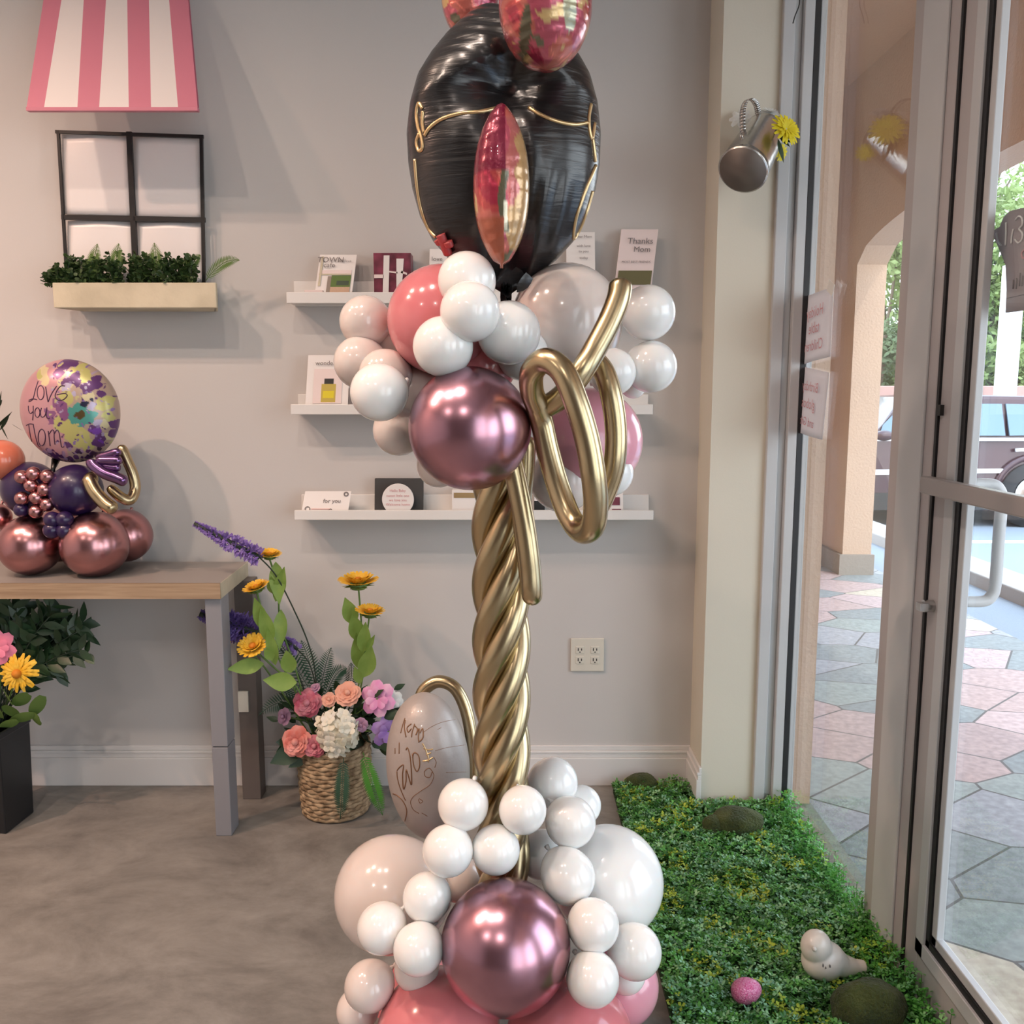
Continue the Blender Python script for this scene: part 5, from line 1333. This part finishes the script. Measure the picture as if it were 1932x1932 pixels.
moss(1350, 1558, 46, 34, .030, .7, 'small dark moss lump touching the middle mossy stone')
moss(1212, 1478, 62, 28, .025, .6, 'flat moss stone at the far left corner of the clover mat')
moss(1657, 1910, 146, 88, .035, .6, 'largest mossy stone, near the foot of the door frame')
# egg
c = P(1408, 1862, 1.0); d = ray(1408, 1880); Y_ = (CH - .04) / -d.z * d.y; c = P(1408, 1869, Y_); s_ = SC(1408, 1869, Y_)
eb = MB().ball((0, 0, 0), 1, 1, 1, 40, 26); q = Vector((.85, -.1, .30)).to_track_quat('Z', 'Y').to_matrix()
eb.v = [tuple(q @ Vector((v[0] * .80 * (1 - .10 * v[2]), v[1] * .80 * (1 - .10 * v[2]), v[2])) * 29 * s_ + c) for v in eb.v]
tag(obj('easter_egg', eb, 'egg', base='mid'), 'glittery pink egg lying on the clover mat', 'egg')
# ceramic bird
d = ray(1560, 1838); Y_ = (CH - .035) / -d.z * d.y; s_ = SC(1560, 1800, Y_); o0 = P(1548, 1800, Y_)
def bp_(px, py, dy=0): return P(px, py, Y_ + dy)
mb = MB()
mb.ball(bp_(1552, 1812, 0), 40 * s_, 36 * s_, 36 * s_, 24, 16)
mb.ball(bp_(1540, 1786, -.005), 29 * s_, 28 * s_, 32 * s_, 24, 16)
mb.ball(bp_(1539, 1781, -.008), 24 * s_, 24 * s_, 22 * s_, 24, 16)
mb.tube([bp_(1545, 1790, 0), bp_(1565, 1808, .0), bp_(1590, 1822, .005), bp_(1615, 1824, .008), bp_(1632, 1824, .01)], [24 * s_, 30 * s_, 22 * s_, 14 * s_, 12 * s_], 16)
t = thing('ceramic_bird', 'white ceramic bird sitting on the clover mat near the door', 'figurine', (o0.x, o0.y, .03))
o = obj('body', mb, 'ceramic', t)
rm = o.modifiers.new('r', 'REMESH'); rm.mode = 'VOXEL'; rm.voxel_size = .0022; rm.use_smooth_shade = True
sm_ = o.modifiers.new('s', 'SMOOTH'); sm_.factor = .8; sm_.iterations = 10
bk = bp_(1536, 1790, -.037)
obj('beak', MB().ball(bk, 4 * s_, 6 * s_, 4.5 * s_, 12, 8), 'ceramic', t)
mk = MB()
for x, y in ((1553, 1826), (1566, 1828), (1558, 1832)):
    a_ = bp_(x, y, -.040); mk.blade(a_, (-.1, -.05, 1), (1, 0, 0), 10 * s_, 3.5 * s_, 0, 3, 'leaf')
obj('wing_marks', mk, 'greyink', t)

# ================================================================ WATERING CAN ON THE PILASTER
c0 = P(1402, 320, 2.50); c1 = P(1443, 250, 2.61); s_ = SC(1402, 320, 2.52)
t = thing('watering_can', 'small galvanised watering can hung on the cream pilaster', 'watering can', c0)
ax = (c1 - c0); q = ax.normalized().to_track_quat('Z', 'Y').to_matrix(); R_ = 46 * s_
n = 12; prof = []
for i in range(n + 1): prof += [(R_ * (1 - .13 * i / n) * (1 + (.012 if i % 2 else 0)), ax.length * (i / n))]
mbc = MB()
for i in range(n): pass
mbc.lathe(c0, [(R_ * 1.03, -.002), (R_ * 1.03, .004)] + prof, 40, rot=q); obj('body', mbc, 'silver', t)
M['darksteel'] = mat('dull_dark_metal', (.20, .17, .15), .45, .6)
obj('base_disc', MB().lathe(c0, [(R_ * .97, -.004), (R_ * .97, -.0005)], 40, rot=q), 'darksteel', t)
hd = MB()
hh = [P(1404, 275, 2.54), P(1401, 240, 2.53), P(1402, 205, 2.54), P(1411, 187, 2.56), P(1424, 192, 2.58), P(1430, 212, 2.60), P(1428, 232, 2.61)]
pp = smoothpath(hh, 6)
for i in range(len(pp) - 1):
    a_, b_ = pp[i], pp[i + 1]; w_ = Vector((.6, -.8, 0)).normalized() * .010
    off = Vector((.0, .0012, .0)); hd.add([a_ - w_, a_ + w_, b_ + w_, b_ - w_, a_ - w_ + off, a_ + w_ + off, b_ + w_ + off, b_ - w_ + off], [(0, 1, 2, 3), (7, 6, 5, 4), (0, 4, 5, 1), (2, 6, 7, 3), (1, 5, 6, 2), (0, 3, 7, 4)])
obj('handle', hd, 'silver', t)
obj('rivet', MB().ball(P(1399, 257, 2.50), .006, nu=10, nv=8), 'silver', t)
c = P(1484, 243, 2.50); r_ = 30 * s_
t = thing('yellow_daisy', 'bright yellow daisy in the watering can', 'flower', c); mb = MB(); bloom(mb, c, (.35, -.8, .35), r_, 20, 3, .6, .9); obj('petals', mb, 'lemon', t)
mb = MB()
for a0, a1, w_ in (((1470, 252), (1500, 262), 10), ((1470, 255), (1492, 275), 12), ((1468, 262), (1482, 305), 14), ((1472, 258), (1496, 268), 9)):
    A, B = P(*a0, 2.515), P(*a1, 2.505); mb.blade(A, B - A, (.5, .5, .6), (B - A).length, w_ * s_, .1, 5, 'leaf')
obj('leaf', mb, 'darkleaf', t)
obj('stem', MB().tube(smoothpath([P(1432, 225, 2.60), P(1450, 228, 2.585), P(1466, 240, 2.54), P(1474, 254, 2.51)], 5), .002, 6), 'darkstem', t)
c = P(1475, 288, 2.60); mb = MB(); bloom(mb, c, (.5, -.8, -.3), 15 * s_, 14, 2, .5, .9)
tag(obj('yellow_daisy', mb, 'lemon'), 'small faded yellow daisy below the bright one at the watering can', 'flower')
c = P(1452, 212, 2.60); mb = MB(); bloom(mb, c, (.1, -.5, .8), 20 * s_, 12, 3, .7, .8); tag(obj('white_flower', mb, 'white_petal'), 'white flower tucked behind the watering can rim', 'flower')
c = P(1396, 222, 2.63); mb = MB(); bloom(mb, c, (-.3, -.7, .3), 20 * s_, 8, 2, .5, .8); tag(obj('white_flower', mb, 'white_petal'), 'white flower behind the watering can handle', 'flower')
tag(obj('dangling_wire', MB().tube(smoothpath([P(1508, -20, 2.6), P(1508, 8, 2.6), P(1500, 30, 2.6), P(1496, 44, 2.6)], 5), .0016, 6), 'dark'), 'thin dark wire hanging at the top of the window frame', 'wire')

# ================================================================ PAPER NOTES AND SIGN ON THE GLASS
XN = .867
def glasspt(px, py, X=XN):
    d = ray(px, py); return Vector((0, 0, CH)) + d * (X / d.x)
def note(q, lines, lb, curl=.0):
    A, B, Cc, Dd = [glasspt(*p) for p in q]; n = 8; vs = []; fs = []
    for j in range(n + 1):
        for i in range(n + 1):
            u, v = i / n, j / n; p = (A * (1 - u) + B * u) * (1 - v) + (Dd * (1 - u) + Cc * u) * v
            vs.append(p + Vector((-curl * math.sin(u * 3.1) * (.3 + v), 0, 0)))
    for j in range(n):
        for i in range(n): fs.append((j * (n + 1) + i, j * (n + 1) + i + 1, (j + 1) * (n + 1) + i + 1, (j + 1) * (n + 1) + i))
    t = thing('paper_note', lb, 'paper note', (A + Cc) / 2, 'paper notes taped to the shop window')
    o = obj('sheet', MB().add(vs, fs), 'paper', t); o.modifiers.new('s', 'SOLIDIFY').thickness = .0006
    tx_ = MB(); ux = ((B - A) + (Cc - Dd)).normalized(); uy = ((A - Dd) + (B - Cc)).normalized()
    for (cx, cy, s2), wv in zip(lines[0], lines[1]):
        o3 = glasspt(cx, cy) + Vector((-.0025 - curl, 0, 0))
        text_into(tx_, wv, s2, o3, -ux, uy, stretch=1.0)     # lettering faces the street, so it reads mirrored from inside
    obj('lettering', tx_, 'redink', t, False)
    return t
note(((1519, 560), (1573, 541), (1567, 673), (1511, 690)), ([(1543, 588, .045), (1541, 619, .045), (1540, 652, .043)], ['Holiday', 'table', 'Children']), 'upper white note with faded red mirrored writing on the glass', .006)
note(((1509, 690), (1565, 703), (1552, 830), (1500, 812)), ([(1534, 730, .040), (1530, 762, .043), (1526, 796, .036)], ['Birthday', 'globos', 'and Gifts']), 'lower white note with faded red mirrored writing on the glass', .006)
A = glasspt(1570, 543); tag(obj('tape_piece', MB().obox(A + Vector((-.004, 0, 0)), (.0006, 0, 0), (0, .022, .01), (0, -.008, .014)), 'tape', None, False), 'crumpled piece of white tape at the top of the upper note', 'tape')
# hat-shaped sign hung outside the door glass
XS = .925
pl = [(1870, 437), (1886, 428), (1893, 410), (1906, 398), (1925, 393), (1960, 388), (1995, 392), (2010, 420), (2030, 440), (2010, 480), (2006, 560), (2000, 575), (1897, 590), (1899, 545), (1897, 500), (1884, 468)]
vs = [glasspt(x, y, XS) for x, y in pl]; k_ = len(vs); vs2 = [v + Vector((.006, 0, 0)) for v in vs]
t = thing('door_sign', 'taupe shaped sign with white hand lettering on the door glass', 'sign', vs[12])
obj('sign_board', MB().add(vs + vs2, [tuple(range(k_)), tuple(range(2 * k_ - 1, k_ - 1, -1))] + [(i, i + k_, (i + 1) % k_ + k_, (i + 1) % k_) for i in range(k_)]), 'signgrey', t, False)
sg = MB()
for st in ([(1880, 440), (1883, 455), (1889, 463)], [(1898, 420), (1898, 440), (1897, 463)], [(1912, 432), (1909, 445), (1908, 459)], [(1916, 415), (1922, 408), (1928, 412), (1929, 424), (1923, 432), (1929, 440), (1928, 452), (1921, 458), (1915, 452)], [(1940, 410), (1938, 455)], [(1940, 410), (1955, 408)]):
    sg.tube(smoothpath([glasspt(x, y, XS - .002) for x, y in st], 5), .0018, 6)
obj('white_lettering', sg, 'whiteink', t)
sg = MB().tube(smoothpath([glasspt(x, y, XS - .002) for x, y in [(1934, 470), (1928, 477), (1929, 486), (1936, 488)]], 5), .0018, 6); obj('red_lettering', sg, 'redink', t)
sg = MB()
for st in ([(1912, 528), (1911, 545)], [(1918, 525), (1917, 545)], [(1925, 515), (1923, 540)], [(1930, 520), (1928, 540)]): sg.tube([glasspt(x, y, XS - .002) for x, y in st], .0012, 6)
obj('grey_lettering', sg, 'greyink', t)
obj('printed_line', MB().tube([glasspt(x, y, XS - .001) for x, y in [(1899, 563), (1950, 551), (2000, 545)]], .0007, 6), 'greyink', t)

# ================================================================ STREET
# parked maroon car, seen side on behind the arcade
YC = 9.2
def cpx(px, py, Y=YC): return P(px, py, Y)
zg = -.10
t = thing('parked_car', 'maroon car parked across the street, seen through the door glass', 'car', (cpx(1850, 900).x, YC + .85, zg))
prof_l = [(1500, 940), (1498, 890), (1515, 862), (1560, 845), (1640, 830), (1668, 800), (1700, 768), (1745, 750), (1830, 745), (1960, 747), (2060, 765), (2120, 800), (2150, 830), (2160, 880), (2150, 950), (2000, 965), (1700, 965), (1520, 955)]
def extr(px_list, Ya, Yb, inset=0):
    vs = []
    for Y_, k_ in ((Ya, 0), (Yb, 1)):
        for x, y in px_list:
            v = cpx(x, y); vs.append((v.x, Y_ + (inset if y < 790 else 0) * (1 if k_ == 0 else -1), v.z))
    n = len(px_list)
    return MB().add(vs, [tuple(range(n)), tuple(range(2 * n - 1, n - 1, -1))] + [(i + n, i, (i + 1) % n, (i + 1) % n + n)[::-1] for i in range(n)])
obj('body', extr(prof_l, YC, YC + 1.75, .12), 'carpaint', t, False, .04)
def sidepanel(q, m_, nm, th=.02, Yo=0.0, par=None):
    vs = [cpx(x, y) for x, y in q]; vs = [Vector((v.x, YC + Yo + (.10 * max(0, min(1, (845 - y) / 80))), v.z)) for v, (x, y) in zip(vs, q)]; n = len(vs)
    vs2 = [v + Vector((0, -th, 0)) for v in vs]
    return obj(nm, MB().add(vs + vs2, [tuple(range(n)), tuple(range(2 * n - 1, n - 1, -1))] + [(i, (i + 1) % n, (i + 1) % n + n, i + n) for i in range(n)]), m_, t if par is None else par, False)
sidepanel([(1660, 822), (1668, 802), (1702, 772), (1760, 765), (1788, 764), (1784, 822)], 'carglass', 'side_window')
sidepanel([(1795, 764), (1860, 762), (1898, 762), (1898, 822), (1792, 822)], 'carglass', 'side_window')
sidepanel([(1906, 762), (1990, 764), (2010, 780), (2012, 820), (1906, 822)], 'carglass', 'side_window')
sidepanel([(1640, 826), (2020, 826), (2020, 832), (1640, 832)], 'whitepaint', 'trim_strip')
sidepanel([(1620, 886), (1890, 884), (1898, 892), (1620, 896)], 'whitepaint', 'door_moulding')
sidepanel([(1915, 846), (1936, 845), (1936, 851), (1915, 852)], 'whitepaint', 'door_handle')
sidepanel([(1640, 930), (1880, 928), (1880, 962), (1640, 962)], 'rubber', 'sill')
obj('wing_mirror', MB().ball(cpx(1668, 822, YC - .12), .10, .06, .055, 16, 10), 'carpaint', t)
for wx in (1560, 1945):
    c = cpx(wx, 950); R_ = .34; c = Vector((c.x, YC - .03, zg + R_))
    wh = obj('wheel', MB().lathe(c, [(R_, -.0), (R_, .22), (R_ * .6, .22), (R_ * .6, .0)], 32, rot=Matrix.Rotation(math.radians(-90), 3, 'X')), 'rubber', t)
    obj('hubcap', MB().lathe(c + Vector((0, -.01, 0)), [(R_ * .58, .0), (R_ * .55, .03), (R_ * .1, .03)], 24, rot=Matrix.Rotation(math.radians(-90), 3, 'X')), 'steel', wh)
    obj('wheel_arch', MB().tube([(c.x + (R_ + .06) * math.cos(a_), YC - .0, c.z + (R_ + .06) * math.sin(a_)) for a_ in [math.pi * i / 16 for i in range(17)]], .035, 8), 'carpaint', t)
# post beyond the car
c = P(1899, 700, 11.5); tag(obj('white_post', MB().box(c.x - .10, c.x + .10, 11.4, 11.6, zg, 2.9), 'whitepaint', None, False, .01), 'thick white post standing behind the parked car', 'post')
A = P(1640, 752, 12.0); tag(obj('low_wall', MB().box(3.8, 12, 12.0, 12.25, zg, P(1640, 728, 12).z), 'clay', None, False, .01), 'low pinkish wall behind the parked car', 'wall')
def tree(cx, cz, Y_, w_, h_, m_, lb, n=2600, trunk=True, ls=.16, holes=.0):
    c = Vector((cx, Y_, cz)); mb = MB(); cl = []
    for i in range(16):
        a_ = random.uniform(0, 6.28); z = random.uniform(-1, 1); q = math.sqrt(1 - z * z) * random.uniform(.4, 1)
        cl.append(Vector((q * math.cos(a_) * w_ * .55, q * math.sin(a_) * w_ * .4, z * h_ * .6)))
    for i in range(n):
        k_ = random.choice(cl); d = Vector((random.gauss(0, 1), random.gauss(0, 1), random.gauss(0, 1))).normalized() * random.uniform(.3, 1) * w_ * .30
        p = c + k_ + Vector((d.x, d.y, d.z * .8))
        if p.z < zg: continue
        mb.blade(p, (random.gauss(0, 1), random.gauss(0, 1), random.gauss(-.3, .8)), (random.gauss(0, 1), random.gauss(0, 1), random.gauss(0, 1)), ls * random.uniform(.6, 1.3), ls * .45, .2, 2, 'leaf')
    t = thing('tree' if trunk else 'shrub', lb, 'tree' if trunk else 'shrub', (cx, Y_, zg), 'trees and shrubs across the street')
    obj('crown', mb, m_, t)
    tk = MB(); b0 = Vector((cx, Y_, zg))
    if trunk: tk.tube([b0, b0 + Vector((.1, 0, (cz - zg) * .5)), Vector((cx - .05, Y_, cz))], [.14, .11, .06], 10)
    for k_ in cl[:6]: tk.tube([Vector((cx, Y_, max(zg + .1, cz - h_ * .5))), c + k_ * .7], [.05, .015], 6)
    obj('trunk' if trunk else 'stem', tk, 'trunk', t)
def tp(px, py, Y_): v = P(px, py, Y_); return v.x, v.z
for px, py, Y_, w_, h_, m_, lb, n, tr_, ls in (
    (1668, 560, 14.5, 1.7, 2.6, 'treeleaf', 'bright green tree seen beside the arcade pier, behind the fixed pane', 4200, True, .15),
    (1660, 690, 13.6, 1.2, .8, 'treedark', 'dark shrub at the foot of the tree beside the arcade pier', 1800, False, .12),
    (1862, 340, 15.5, 2.4, 1.4, 'treeleaf', 'thin leafy tree top against the white sky above the sign', 900, True, .16),
    (1840, 600, 15.0, 2.4, 2.0, 'treedark', 'dense tree behind the taupe sign', 4600, True, .15),
    (1880, 520, 14.3, 1.5, 2.0, 'treeleaf', 'pale green tree between the taupe sign and the door frame', 2400, True, .14),
    (1862, 695, 13.4, 1.3, .7, 'treeleaf', 'bright green shrub left of the white post', 2200, False, .12),
    (1960, 620, 14.8, 2.2, 2.6, 'treeleaf', 'tree right of the white post, cut by the photo edge', 3000, True, .15),
    (1950, 700, 13.4, 1.3, .8, 'treedark', 'dark shrub right of the white post', 1600, False, .12)):
    x_, z_ = tp(px, py, Y_); tree(x_, z_, Y_, w_, h_, m_, lb, n, tr_, ls)
